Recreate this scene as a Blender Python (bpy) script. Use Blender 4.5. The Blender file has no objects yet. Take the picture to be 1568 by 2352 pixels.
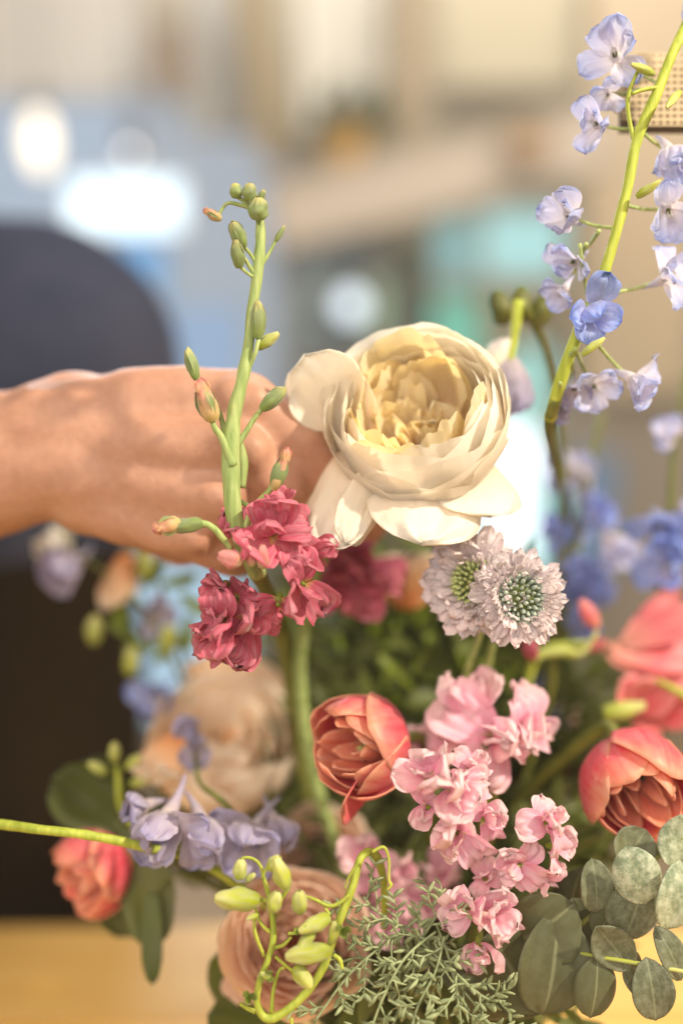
import bpy, bmesh, math, random
from mathutils import Vector, Matrix, noise
sc = bpy.context.scene
COL = sc.collection
R = math.radians
rnd = random.Random(7)

# ------------------------------------------------------------------ camera
PITCH = -10.0
CAM = Vector((0, 0, 1.20))
cam = bpy.data.cameras.new('camera'); camo = bpy.data.objects.new('camera', cam); COL.objects.link(camo)
camo.location = CAM; camo.rotation_euler = (R(90 + PITCH), 0, 0)
cam.sensor_fit = 'VERTICAL'; cam.sensor_height = 36; cam.sensor_width = 24; cam.lens = 36 / (2 * 0.461)
cam.clip_start = 0.02; cam.clip_end = 50
cam.dof.use_dof = True; cam.dof.focus_distance = 0.437; cam.dof.aperture_fstop = 1.65
sc.camera = camo
CR = Vector((1, 0, 0)); CF = Vector((0, math.cos(R(PITCH)), math.sin(R(PITCH)))); CU = CR.cross(CF)
PX = 2 * 0.461 / 2352                     # metres per unit of picture height, at one metre

def at(X, Y, d):                          # a point d metres in front of the camera, on the ray through X, Y
    return CAM + CF * d + CR * ((X - 784) * PX * d) + CU * ((1176 - Y) * PX * d)
def on_y(X, Y, yw):                       # the ray's point on the upright plane y = yw
    v = at(X, Y, 1) - CAM
    return CAM + v * (yw / v.y)
def cdir(x, y, z):                        # direction: right, up, towards the camera
    return (CR * x + CU * y - CF * z).normalized()

# ------------------------------------------------------------------ world and light
w = bpy.data.worlds.new('World'); sc.world = w; w.use_nodes = True
w.node_tree.nodes['Background'].inputs[0].default_value = (0.90, 0.81, 0.70, 1)
w.node_tree.nodes['Background'].inputs[1].default_value = 0.50

def area(name, loc, target, size, power, col):
    l = bpy.data.lights.new(name, 'AREA'); l.shape = 'DISK'; l.size = size; l.energy = power; l.color = col
    o = bpy.data.objects.new(name, l); COL.objects.link(o); o.location = loc
    o.rotation_euler = (Vector(target) - Vector(loc)).to_track_quat('-Z', 'Y').to_euler()
    return o
focus = at(800, 1200, 0.46)
area('key_lamp', focus + cdir(0.95, 0.80, 0.55) * 1.9, focus, 0.08, 58, (1.0, 0.87, 0.66))
area('front_fill', focus + cdir(-0.25, 0.40, 1.0) * 1.6, focus, 1.2, 24, (1.0, 0.85, 0.68))  # added fill from the camera side, stands for no real lamp
area('window_light', focus + cdir(-0.5, 0.5, -1.2) * 1.9, focus, 1.0, 26, (0.84, 0.90, 1.0))
area('background_fill', (0.4, 2.2, 3.0), (0.2, 3.2, 1.2), 1.6, 50, (1.0, 0.94, 0.86))  # added overhead fill to brighten the far wall, no real lamp there

sc.view_settings.view_transform = 'Standard'; sc.view_settings.look = 'None'
sc.view_settings.exposure = 0.06; sc.view_settings.gamma = 1
sc.cycles.use_denoising = True
sc.cycles.max_bounces = 7; sc.cycles.sample_clamp_indirect = 6

# ------------------------------------------------------------------ objects
def tag(o, label=None, cat=None, group=None, kind=None):
    if label: o['label'] = label
    if cat: o['category'] = cat
    if group: o['group'] = group
    if kind: o['kind'] = kind
    return o
def thing(name, label, cat, M, group=None):
    o = bpy.data.objects.new(name, None); o.empty_display_size = 0.01; COL.objects.link(o)
    o.matrix_world = M if isinstance(M, Matrix) else Matrix.Translation(M)
    o['_M'] = 0; del o['_M']
    TM[o.name] = (M if isinstance(M, Matrix) else Matrix.Translation(M)).copy()
    return tag(o, label, cat, group)
TM = {}
def link(name, mesh, parent=None, M=None):
    o = bpy.data.objects.new(name, mesh); COL.objects.link(o)
    if parent is not None: o.parent = parent
    if M is not None: o.matrix_local = M
    return o
def frame(loc, z, roll=0.0):              # a matrix whose z axis is the given world direction
    z = Vector(z).normalized(); x = CU.cross(z)
    if x.length < 0.05: x = CR.copy()
    x.normalize(); y = z.cross(x)
    return Matrix.Translation(loc) @ Matrix((x, y, z)).transposed().to_4x4() @ Matrix.Rotation(roll, 4, 'Z')
def yz(loc, y, z, s=1.0):                 # local matrix: y along the petal, z its normal
    y = Vector(y).normalized(); z = Vector(z); z = (z - y * z.dot(y))
    if z.length < 1e-4: z = y.orthogonal()
    z.normalize(); x = y.cross(z)
    return Matrix.Translation(loc) @ Matrix((x, y, z)).transposed().to_4x4() @ Matrix.Scale(s, 4)

class MB:
    def __init__(s): s.v = []; s.f = []; s.a = []; s.m = []
    def grid(s, f, nu, nv, wrap=False, mi=0):
        b = len(s.v); n = nu if wrap else nu + 1
        for j in range(nv + 1):
            for i in range(n):
                u = i / nu; v = j / nv
                s.v.append(tuple(f(u, v))); s.a.append((u, v, 0))
        for j in range(nv):
            for i in range(nu):
                i2 = (i + 1) % n
                s.f.append((b + j * n + i, b + j * n + i2, b + (j + 1) * n + i2, b + (j + 1) * n + i)); s.m.append(mi)
    def tube(s, pts, rad, n=8, mi=0, v0=0.0, v1=1.0, caps=True):
        pts = [Vector(p) for p in pts]; b = len(s.v); k = len(pts)
        if not hasattr(rad, '__len__'): rad = [rad] * k
        t0 = (pts[1] - pts[0]).normalized(); nx = t0.orthogonal().normalized()
        for i, p in enumerate(pts):
            t = (pts[min(i + 1, k - 1)] - pts[max(i - 1, 0)])
            t = t.normalized() if t.length > 1e-9 else t0
            nx = (nx - t * nx.dot(t))
            nx = nx.normalized() if nx.length > 1e-6 else t.orthogonal().normalized()
            ny = t.cross(nx)
            for j in range(n):
                a = 2 * math.pi * j / n
                s.v.append(tuple(p + (nx * math.cos(a) + ny * math.sin(a)) * rad[i])); s.a.append((j / n, v0 + (v1 - v0) * i / (k - 1), 0))
        for i in range(k - 1):
            for j in range(n):
                s.f.append((b + i * n + j, b + i * n + (j + 1) % n, b + (i + 1) * n + (j + 1) % n, b + (i + 1) * n + j)); s.m.append(mi)
        if caps:
            s.f.append(tuple(b + j for j in reversed(range(n)))); s.m.append(mi)
            s.f.append(tuple(b + (k - 1) * n + j for j in range(n))); s.m.append(mi)
    def box(s, lo, hi, mi=0):
        b = len(s.v)
        for z in (lo[2], hi[2]):
            for y in (lo[1], hi[1]):
                for x in (lo[0], hi[0]): s.v.append((x, y, z)); s.a.append((0, 0, 0))
        for q in ((0, 2, 3, 1), (4, 5, 7, 6), (0, 1, 5, 4), (2, 6, 7, 3), (0, 4, 6, 2), (1, 3, 7, 5)):
            s.f.append(tuple(b + i for i in q)); s.m.append(mi)
    def add(s, other, M, mi=None):
        b = len(s.v)
        s.v += [tuple(M @ Vector(p)) for p in other.v]; s.a += other.a
        s.f += [tuple(b + i for i in q) for q in other.f]
        s.m += other.m if mi is None else [mi] * len(other.f)
    def mesh(s, name, mats, smooth=True):
        me = bpy.data.meshes.new(name); me.from_pydata(s.v, [], s.f)
        for m in (mats if isinstance(mats, (list, tuple)) else [mats]): me.materials.append(m)
        at_ = me.attributes.new('pv', 'FLOAT_VECTOR', 'POINT')
        at_.data.foreach_set('vector', [c for a in s.a for c in a])
        me.polygons.foreach_set('material_index', s.m)
        me.polygons.foreach_set('use_smooth', [smooth] * len(s.f))
        me.update(); return me
def spline(P, n=6):                       # Catmull-Rom through P (vectors of any length)
    out = []; k = len(P)
    for i in range(k - 1):
        a, b, c, d = P[max(i - 1, 0)], P[i], P[i + 1], P[min(i + 2, k - 1)]
        for j in range(n):
            t = j / n
            out.append(tuple(0.5 * (2 * b[q] + (c[q] - a[q]) * t + (2 * a[q] - 5 * b[q] + 4 * c[q] - d[q]) * t * t + (3 * b[q] - a[q] - 3 * c[q] + d[q]) * t ** 3) for q in range(len(b))))
    out.append(tuple(P[-1])); return out
def tube_px(mb, pts, n=8, sub=5, inv=None, mi=0):      # pts: X, Y, depth, radius in picture units
    P = []
    for X, Y, d, r in pts:
        p = at(X, Y, d); P.append((p.x, p.y, p.z, r * PX * d))
    S = [p[:3] + (p[3] * (1 + .16 * noise.noise((p[0] * 160, p[1] * 160, p[2] * 160))),) for p in spline(P, sub)]
    inv = inv or Matrix.Identity(4)
    mb.tube([inv @ Vector(p[:3]) for p in S], [p[3] for p in S], n, mi)

# ------------------------------------------------------------------ materials
def nt(name):
    m = bpy.data.materials.new(name); m.use_nodes = True; t = m.node_tree; t.nodes.clear()
    out = t.nodes.new('ShaderNodeOutputMaterial'); return m, t, out
def c4(c): return (c[0], c[1], c[2], 1)
def ramp(t, stops):
    r = t.nodes.new('ShaderNodeValToRGB'); e = r.color_ramp.elements
    while len(e) < len(stops): e.new(0.5)
    for i, (p, c) in enumerate(stops): e[i].position = p; e[i].color = c4(c)
    return r
def petal_mat(name, stops, trans=0.4, rough=0.45, vein=0.22, streak=16, mottle=None, var=0.12, bump=0.25, coat=0.0, sheen=0.15, tcol=None, rib=None):
    m, t, out = nt(name); N = t.nodes.new; L = t.links.new
    a = N('ShaderNodeAttribute'); a.attribute_name = 'pv'
    sp = N('ShaderNodeSeparateXYZ'); L(a.outputs['Vector'], sp.inputs[0])
    tc = N('ShaderNodeTexCoord')
    nz = N('ShaderNodeTexNoise'); nz.inputs['Scale'].default_value = 160; nz.inputs['Detail'].default_value = 4; L(tc.outputs['Object'], nz.inputs['Vector'])
    ad = N('ShaderNodeMath'); ad.operation = 'MULTIPLY_ADD'; L(nz.outputs[0], ad.inputs[0]); ad.inputs[1].default_value = 0.3
    sb = N('ShaderNodeMath'); sb.operation = 'SUBTRACT'; L(sp.outputs[1], sb.inputs[0]); sb.inputs[1].default_value = 0.15; L(sb.outputs[0], ad.inputs[2])
    rp = ramp(t, stops); L(ad.outputs[0], rp.inputs[0])
    mp = N('ShaderNodeMapping'); mp.inputs['Scale'].default_value = (streak, 1.6, 1); L(a.outputs['Vector'], mp.inputs[0])
    oi = N('ShaderNodeObjectInfo')
    vn = N('ShaderNodeTexNoise'); vn.noise_dimensions = '4D'; vn.inputs['Scale'].default_value = 1.6; vn.inputs['Detail'].default_value = 3
    L(mp.outputs[0], vn.inputs['Vector'])
    w_ = N('ShaderNodeMath'); w_.operation = 'MULTIPLY'; L(oi.outputs['Random'], w_.inputs[0]); w_.inputs[1].default_value = 20; L(w_.outputs[0], vn.inputs['W'])
    hs = N('ShaderNodeHueSaturation'); L(rp.outputs[0], hs.inputs['Color'])
    mr = N('ShaderNodeMapRange'); mr.inputs[3].default_value = 1 - var; mr.inputs[4].default_value = 1 + var * 0.6; L(oi.outputs['Random'], mr.inputs[0]); L(mr.outputs[0], hs.inputs['Value'])
    vr = N('ShaderNodeMapRange'); vr.inputs[1].default_value = 0.3; vr.inputs[2].default_value = 0.7; vr.inputs[3].default_value = 1 + vein; vr.inputs[4].default_value = 1 - vein; L(vn.outputs[0], vr.inputs[0])
    h2 = N('ShaderNodeHueSaturation'); L(hs.outputs[0], h2.inputs['Color']); L(vr.outputs[0], h2.inputs['Saturation'])
    col = h2.outputs[0]
    if mottle:
        mn = N('ShaderNodeTexNoise'); mn.inputs['Scale'].default_value = mottle[0]; mn.inputs['Detail'].default_value = 6; mn.inputs['Roughness'].default_value = 0.7; L(tc.outputs['Object'], mn.inputs['Vector'])
        mm = N('ShaderNodeMapRange'); mm.inputs[1].default_value = 0.42; mm.inputs[2].default_value = 0.62; mm.inputs[4].default_value = mottle[2]; L(mn.outputs[0], mm.inputs[0])
        mx = N('ShaderNodeMix'); mx.data_type = 'RGBA'; L(mm.outputs[0], mx.inputs[0]); L(col, mx.inputs[6]); mx.inputs[7].default_value = c4(mottle[1]); col = mx.outputs[2]
    if rib:
        sx = N('ShaderNodeMath'); sx.operation = 'SUBTRACT'; L(sp.outputs[0], sx.inputs[0]); sx.inputs[1].default_value = 0.5
        sa = N('ShaderNodeMath'); sa.operation = 'ABSOLUTE'; L(sx.outputs[0], sa.inputs[0])
        sm = N('ShaderNodeMapRange'); sm.inputs[1].default_value = 0.012; sm.inputs[2].default_value = 0.035; sm.inputs[3].default_value = 0.3; sm.inputs[4].default_value = 0.0; L(sa.outputs[0], sm.inputs[0])
        rx = N('ShaderNodeMix'); rx.data_type = 'RGBA'; L(sm.outputs[0], rx.inputs[0]); L(col, rx.inputs[6]); rx.inputs[7].default_value = c4(rib); col = rx.outputs[2]
    bp = N('ShaderNodeBump'); bp.inputs['Strength'].default_value = bump; bp.inputs['Distance'].default_value = 0.0006; L(vn.outputs[0], bp.inputs['Height'])
    p = N('ShaderNodeBsdfPrincipled'); L(col, p.inputs['Base Color']); p.inputs['Roughness'].default_value = rough; L(bp.outputs[0], p.inputs['Normal'])
    p.inputs['Specular IOR Level'].default_value = 0.35
    p.inputs['Sheen Weight'].default_value = sheen; p.inputs['Sheen Roughness'].default_value = 0.4
    tr = N('ShaderNodeBsdfTranslucent'); L(bp.outputs[0], tr.inputs['Normal'])
    if tcol:
        tm = N('ShaderNodeMix'); tm.data_type = 'RGBA'; tm.blend_type = 'MULTIPLY'; tm.inputs[0].default_value = 1; L(col, tm.inputs[6]); tm.inputs[7].default_value = c4(tcol); L(tm.outputs[2], tr.inputs[0])
    else: L(col, tr.inputs[0])
    ms = N('ShaderNodeMixShader'); ms.inputs[0].default_value = trans; L(p.outputs[0], ms.inputs[1]); L(tr.outputs[0], ms.inputs[2]); L(ms.outputs[0], out.inputs[0])
    return m
def mat(name, c1, c2=None, scale=30, rough=0.6, bump=0.1, sss=0.0, metal=0.0, stretch=(1, 1, 1), detail=4, dist=0.001, spec=0.4):
    m, t, out = nt(name); N = t.nodes.new; L = t.links.new
    tc = N('ShaderNodeTexCoord'); mp = N('ShaderNodeMapping'); mp.inputs['Scale'].default_value = stretch; L(tc.outputs['Object'], mp.inputs[0])
    nz = N('ShaderNodeTexNoise'); nz.inputs['Scale'].default_value = scale; nz.inputs['Detail'].default_value = detail; L(mp.outputs[0], nz.inputs['Vector'])
    rp = ramp(t, [(0.3, c1), (0.7, c2 or c1)]); L(nz.outputs[0], rp.inputs[0])
    oi = N('ShaderNodeObjectInfo'); hs = N('ShaderNodeHueSaturation'); L(rp.outputs[0], hs.inputs['Color'])
    mr = N('ShaderNodeMapRange'); mr.inputs[3].default_value = 0.88; mr.inputs[4].default_value = 1.1; L(oi.outputs['Random'], mr.inputs[0]); L(mr.outputs[0], hs.inputs['Value'])
    bp = N('ShaderNodeBump'); bp.inputs['Strength'].default_value = bump; bp.inputs['Distance'].default_value = dist; L(nz.outputs[0], bp.inputs['Height'])
    p = N('ShaderNodeBsdfPrincipled'); L(hs.outputs[0], p.inputs['Base Color']); p.inputs['Roughness'].default_value = rough; L(bp.outputs[0], p.inputs['Normal'])
    p.inputs['Specular IOR Level'].default_value = spec
    p.inputs['Metallic'].default_value = metal
    if sss:
        p.inputs['Subsurface Weight'].default_value = sss; p.inputs['Subsurface Radius'].default_value = (1.0, 0.35, 0.2); p.inputs['Subsurface Scale'].default_value = 0.006
    L(p.outputs[0], out.inputs[0]); return m
def glow(name, c, s):
    m, t, out = nt(name); e = t.nodes.new('ShaderNodeEmission'); e.inputs[0].default_value = c4(c); e.inputs[1].default_value = s
    t.links.new(e.outputs[0], out.inputs[0]); return m

M_ROSE = petal_mat('rose_petal', [(0.0, (0.97, 0.76, 0.54)), (0.35, (0.97, 0.90, 0.80)), (0.95, (0.97, 0.95, 0.91))], 0.50, 0.5, 0.14, 9, tcol=(1, 0.95, 0.84), var=0.05, bump=0.5, mottle=(70, (0.97, 0.87, 0.74), 0.25))
M_ROSE_IN = petal_mat('rose_heart_petal', [(0.0, (0.95, 0.52, 0.36)), (0.4, (0.96, 0.72, 0.50)), (0.85, (0.97, 0.91, 0.70))], 0.55, 0.5, 0.12, 6, tcol=(1, 0.86, 0.58), var=0.06, bump=0.3)
M_CRIM = petal_mat('crimson_petal', [(0.0, (0.55, 0.45, 0.12)), (0.2, (0.56, 0.12, 0.19)), (0.95, (0.68, 0.20, 0.28))], 0.35, 0.6, 0.2, 12, var=0.2)
M_PINK = petal_mat('pink_petal', [(0.0, (0.60, 0.62, 0.22)), (0.15, (0.84, 0.40, 0.56)), (0.6, (0.90, 0.54, 0.66)), (0.95, (0.93, 0.68, 0.72))], 0.4, 0.5, 0.25, 10, var=0.12)
M_TUL = petal_mat('coral_petal', [(0.0, (0.85, 0.30, 0.16)), (0.5, (0.80, 0.10, 0.16)), (0.78, (0.86, 0.19, 0.22)), (1.0, (0.94, 0.50, 0.34))], 0.45, 0.42, 0.10, 9, var=0.1)
M_TULIN = petal_mat('tulip_inner', [(0.0, (0.88, 0.6, 0.25)), (0.6, (0.87, 0.24, 0.18)), (1.0, (0.93, 0.50, 0.34))], 0.4, 0.45, 0.2, 12, var=0.1)
M_PEACH = petal_mat('peach_petal', [(0.0, (0.85, 0.38, 0.10)), (0.4, (0.96, 0.68, 0.42)), (1.0, (0.96, 0.86, 0.74))], 0.5, 0.5, 0.12, 10, var=0.08)
M_RAN = petal_mat('salmon_petal', [(0.0, (0.92, 0.38, 0.24)), (0.6, (0.97, 0.62, 0.46)), (0.9, (0.98, 0.82, 0.70))], 0.62, 0.5, 0.15, 10, var=0.08)
M_RANOUT = petal_mat('blush_petal', [(0.0, (0.94, 0.58, 0.42)), (1.0, (0.96, 0.78, 0.64))], 0.5, 0.5, 0.12, 10, var=0.06)
M_DEL = petal_mat('pale_blue_petal', [(0.0, (0.86, 0.80, 0.82)), (0.5, (0.68, 0.66, 0.84)), (1.0, (0.48, 0.54, 0.86))], 0.45, 0.5, 0.35, 10, var=0.12)
M_DELL = petal_mat('lilac_petal', [(0.0, (0.66, 0.58, 0.60)), (0.5, (0.50, 0.45, 0.60)), (1.0, (0.42, 0.40, 0.62))], 0.35, 0.5, 0.35, 10, var=0.12)
M_BLUE = petal_mat('blue_petal', [(0.0, (0.50, 0.52, 0.80)), (1.0, (0.26, 0.36, 0.80))], 0.4, 0.5, 0.2, 10, var=0.2)
M_BEE = petal_mat('white_inner_petal', [(0.0, (0.85, 0.82, 0.6)), (1.0, (0.88, 0.85, 0.86))], 0.4, 0.5, 0.1, 8)
M_SCAB = petal_mat('scabiosa_petal', [(0.0, (0.66, 0.68, 0.50)), (0.3, (0.76, 0.68, 0.72)), (1.0, (0.88, 0.78, 0.80))], 0.45, 0.6, 0.2, 10, var=0.2)
M_SBUD = petal_mat('scabiosa_bud', [(0.0, (0.18, 0.24, 0.18)), (0.6, (0.34, 0.42, 0.36)), (1.0, (0.56, 0.62, 0.50))], 0.1, 0.6, 0.2, 6, var=0.25)
M_SBUDG = petal_mat('scabiosa_green_bud', [(0.0, (0.20, 0.28, 0.08)), (1.0, (0.62, 0.68, 0.30))], 0.1, 0.6, 0.2, 6, var=0.25)
M_LILY = petal_mat('rose_pink_petal', [(0.0, (0.85, 0.45, 0.35)), (0.5, (0.88, 0.24, 0.28)), (1.0, (0.90, 0.40, 0.40))], 0.4, 0.5, 0.2, 10, var=0.12)
M_EUC = petal_mat('eucalyptus_leaf', [(0.0, (0.135, 0.14, 0.075)), (1.0, (0.115, 0.13, 0.075))], 0.08, 0.55, 0.1, 6, mottle=(260, (0.50, 0.54, 0.40), 0.22), var=0.2, bump=0.2, rib=(0.38, 0.40, 0.24))
M_EUCP = petal_mat('eucalyptus_pale_leaf', [(0.0, (0.25, 0.29, 0.18)), (1.0, (0.20, 0.26, 0.17))], 0.08, 0.55, 0.1, 6, mottle=(220, (0.62, 0.66, 0.50), 0.75), var=0.12, bump=0.2, rib=(0.38, 0.40, 0.24))
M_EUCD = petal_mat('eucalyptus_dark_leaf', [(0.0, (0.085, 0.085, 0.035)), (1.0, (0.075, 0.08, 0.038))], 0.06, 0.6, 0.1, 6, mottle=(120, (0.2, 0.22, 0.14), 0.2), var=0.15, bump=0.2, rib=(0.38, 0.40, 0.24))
M_LEAF = petal_mat('leaf', [(0.0, (0.13, 0.16, 0.035)), (1.0, (0.10, 0.12, 0.03))], 0.25, 0.45, 0.3, 12, var=0.3)
M_LEAFL = petal_mat('bright_leaf', [(0.0, (0.22, 0.30, 0.03)), (1.0, (0.26, 0.33, 0.05))], 0.3, 0.45, 0.3, 12, var=0.2)
M_DULL = petal_mat('dull_leaf', [(0.0, (0.17, 0.17, 0.04)), (1.0, (0.13, 0.15, 0.04))], 0.25, 0.5, 0.3, 12, var=0.2)
M_STEM = mat('green_stem', (0.20, 0.30, 0.08), (0.42, 0.50, 0.20), 420, 0.62, 0.5, sss=0.15, stretch=(1, 1, 0.06), detail=6)
M_STEMY = mat('lime_stem', (0.27, 0.34, 0.03), (0.48, 0.54, 0.08), 380, 0.55, 0.4, sss=0.12, stretch=(1, 1, 0.08), detail=6)
M_STEMD = mat('dark_stem', (0.11, 0.125, 0.02), (0.18, 0.19, 0.04), 120, 0.5, 0.2)
M_BUDG = petal_mat('green_bud', [(0.0, (0.22, 0.30, 0.08)), (0.7, (0.24, 0.30, 0.13)), (1.0, (0.50, 0.46, 0.18))], 0.15, 0.6, 0.2, 8, var=0.15, sheen=0.5)
M_BUDP = petal_mat('tipped_bud', [(0.0, (0.26, 0.35, 0.08)), (0.5, (0.36, 0.38, 0.12)), (0.75, (0.66, 0.42, 0.20)), (1.0, (0.68, 0.28, 0.24))], 0.2, 0.6, 0.2, 8, var=0.1, sheen=0.4)
M_TIP = petal_mat('bud_tip_petal', [(0.0, (0.62, 0.50, 0.20)), (0.6, (0.74, 0.42, 0.26)), (1.0, (0.72, 0.28, 0.26))], 0.3, 0.6, 0.2, 8, var=0.1)
M_BUDY = petal_mat('lime_bud', [(0.0, (0.34, 0.40, 0.06)), (0.6, (0.50, 0.54, 0.14)), (1.0, (0.66, 0.66, 0.26))], 0.2, 0.55, 0.3, 8, var=0.15, sheen=0.3)
M_BUDR = petal_mat('rosy_bud', [(0.0, (0.45, 0.40, 0.16)), (0.4, (0.70, 0.26, 0.26)), (1.0, (0.80, 0.36, 0.34))], 0.25, 0.6, 0.2, 8, var=0.1, sheen=0.4)
M_CYP = mat('cypress_foliage', (0.16, 0.20, 0.09), (0.34, 0.39, 0.22), 300, 0.6, 0.2)
M_SKIN = mat('skin', (0.42, 0.22, 0.15), (0.47, 0.255, 0.175), 260, 0.48, 0.35, sss=0.2, detail=8, dist=0.0008)
M_KNIT = mat('dark_knit', (0.022, 0.030, 0.062), (0.05, 0.055, 0.09), 9, 0.95, 0.4, spec=0.1)
M_APRON = mat('black_apron', (0.010, 0.006, 0.003), (0.02, 0.013, 0.006), 200, 0.95, 0.3, spec=0.05)
M_HAIR = mat('brown_hair', (0.03, 0.02, 0.012), (0.06, 0.035, 0.02), 80, 0.5, 0.4, stretch=(1, 1, 0.1))
M_WOOD = mat('pale_wood', (0.72, 0.40, 0.09), (0.84, 0.54, 0.17), 7, 0.5, 0.1, stretch=(1, 7, 7), detail=8)

# ------------------------------------------------------------------ flower pieces (authored in centimetres)
CM = 0.01
def cup_petal(Rr, H, th, phi, wd, lip=0.2, ruf=0.12, seed=0, tip=0.25, pw=3.0, nu=14, nv=12, spiral=0.1, lean=0.0, freq=2.0, zoff=0.0, point=0.0):
    mb = MB()
    def f(u, v):
        u2 = 2 * u - 1
        ve = v * (1 - tip * abs(u2) ** pw + point * (1 - abs(u2)) * v)
        t = th * ve
        r = Rr * math.sin(t); z = H * (1 - math.cos(t)) + zoff * ve
        a = phi + wd * u2 * (0.45 + 0.55 * min(1, ve * 1.6))
        n1 = noise.noise((u2 * freq + seed * 7.3, v * 1.5, seed)); n2 = noise.noise((u2 * freq * 1.7 + seed * 3.1, v * 2.0, seed + 9)); n3 = noise.noise((u2 * freq * 4 + seed, v * 2, seed + 4))
        r += ruf * (n1 * 1.6 + 0.35 * n3) * ve ** 2 + spiral * u2 + lean * ve
        z += ruf * (n2 * 1.6 + 0.3 * n3) * ve ** 3
        k = max(0.0, (v - 0.8) / 0.2)
        r += lip * k * k; z -= lip * 0.5 * k ** 3
        return (r * math.cos(a) * CM, r * math.sin(a) * CM, z * CM)
    mb.grid(f, nu, nv); return mb
def flat_petal(L, W, a=0.5, p=5, b0=0.0, b1=0.5, cup=0.15, ruf=0.06, seed=0, nu=10, nv=10, freq=2.2, fold=0.0):
    mb = MB()
    def f(u, v):
        u2 = 2 * u - 1
        wp = max(0.0, (v ** a)) * max(0.0, 1 - v ** p) ** 0.5 if v < 1 else 0.0
        wp = max(wp, 0.10 if v < 0.5 else 0.0)
        edge = 1 - 0.0 * abs(u2)
        if abs(b1) > 1e-3:
            th = b0 + b1 * v
            y = L * (math.sin(th) - math.sin(b0)) / b1; z = L * (-(math.cos(th)) + math.cos(b0)) / b1
        else: th = b0; y = L * v * math.cos(b0); z = L * v * math.sin(b0)
        x = W / 2 * u2 * wp
        h = cup * W * (u2 * wp) ** 2 + fold * W * abs(u2 * wp)
        n1 = noise.noise((u2 * freq + seed * 5.7, v * 2.2, seed)); n3 = noise.noise((u2 * freq * 3.3 + seed, v * 5, seed + 4))
        h += ruf * L * (1.5 * n1 + 0.6 * n3) * (0.15 + v * v)
        rim = ruf * 0.5 * L * n3 * v ** 3
        return ((x * (1 + 0.1 * n3 * v)) * CM, (y * edge - h * math.sin(th) + rim) * CM, (z + h * math.cos(th)) * CM)
    mb.grid(f, nu, nv); return mb
def bud_mb(L, r, ridges=4, seed=0, n=20, k=12, open_=0.0, bend=0.0):
    mb = MB()
    def f(u, v):
        a = 2 * math.pi * u
        rr = r * (math.sin(math.pi * min(1, (0.05 + 0.92 * v)) ** 0.95) ** 0.48) * (1 - 0.22 * v)
        rr *= 1 - 0.26 * (1 - abs(math.cos(ridges * .5 * a + seed + v * .8))) ** 2 * (0.3 + v) + 0.22 * noise.noise((math.cos(a) + seed, math.sin(a), v * 3))
        rr = max(rr, 0.002)
        return (rr * math.cos(a) * CM + bend * v * v * L * CM, rr * math.sin(a) * CM, L * v * CM)
    mb.grid(f, n, k, wrap=True); return mb
cache = {}
def shared(key, fn):
    if key not in cache: cache[key] = fn()
    return cache[key]
def solid(o, t=0.0004):
    m = o.modifiers.new('thickness', 'SOLIDIFY'); m.thickness = t; m.offset = 0
    return o
VASE = Vector((0.03, 0.50, 0.86))
def stem_to(t, base, dirn, mb_mat, r0=0.0022, r1=0.003, mid=None, end=None, name='stem'):
    """a stem from the flower base down to the vase mouth, as a part of the thing"""
    inv = TM[t.name].inverted(); e = end or VASE
    b = Vector(base); d = Vector(dirn).normalized()
    pts = [b, b - d * 0.025] + ([Vector(m) for m in mid] if mid else [(b - d * 0.05 + e) / 2 + Vector((0, 0.02, 0))]) + [e, e - Vector((0, 0, 0.09))]
    P = [tuple(p) + (r0 + (r1 - r0) * i / (len(pts) - 1),) for i, p in enumerate(pts)]
    S = spline(P, 6); mb = MB(); mb.tube([inv @ Vector(p[:3]) for p in S], [p[3] for p in S], 8)
    return link(name, mb.mesh(name, mb_mat), t)

# ================================================================== SETTING
BW = 3.5
def sheet(name, lo, hi, m, **k):
    mb = MB(); mb.box(lo, hi); return tag(link(name, mb.mesh(name, m, False)), kind='structure')
sheet('floor', (-3, -1.5, -0.05), (3, BW + .2, 0), mat('floor_boards', (0.20, 0.14, 0.08), (0.28, 0.20, 0.12), 4, 0.6, stretch=(1, 6, 1)))
sheet('back_wall', (-3, BW, 0.0), (3, BW + .12, 3.2), mat('tan_wall', (0.42, 0.38, 0.30), (0.47, 0.42, 0.33), 2, 0.9))
sheet('left_wall', (-3.12, -1.5, 0.0), (-3, BW + .12, 3.2), mat('grey_wall', (0.5, 0.5, 0.5), (0.55, 0.55, 0.54), 2, 0.9))
sheet('right_wall', (3, -1.5, 0.0), (3.12, BW + .12, 3.2), mat('ochre_wall', (0.55, 0.44, 0.28), (0.6, 0.48, 0.3), 2, 0.9))

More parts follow.
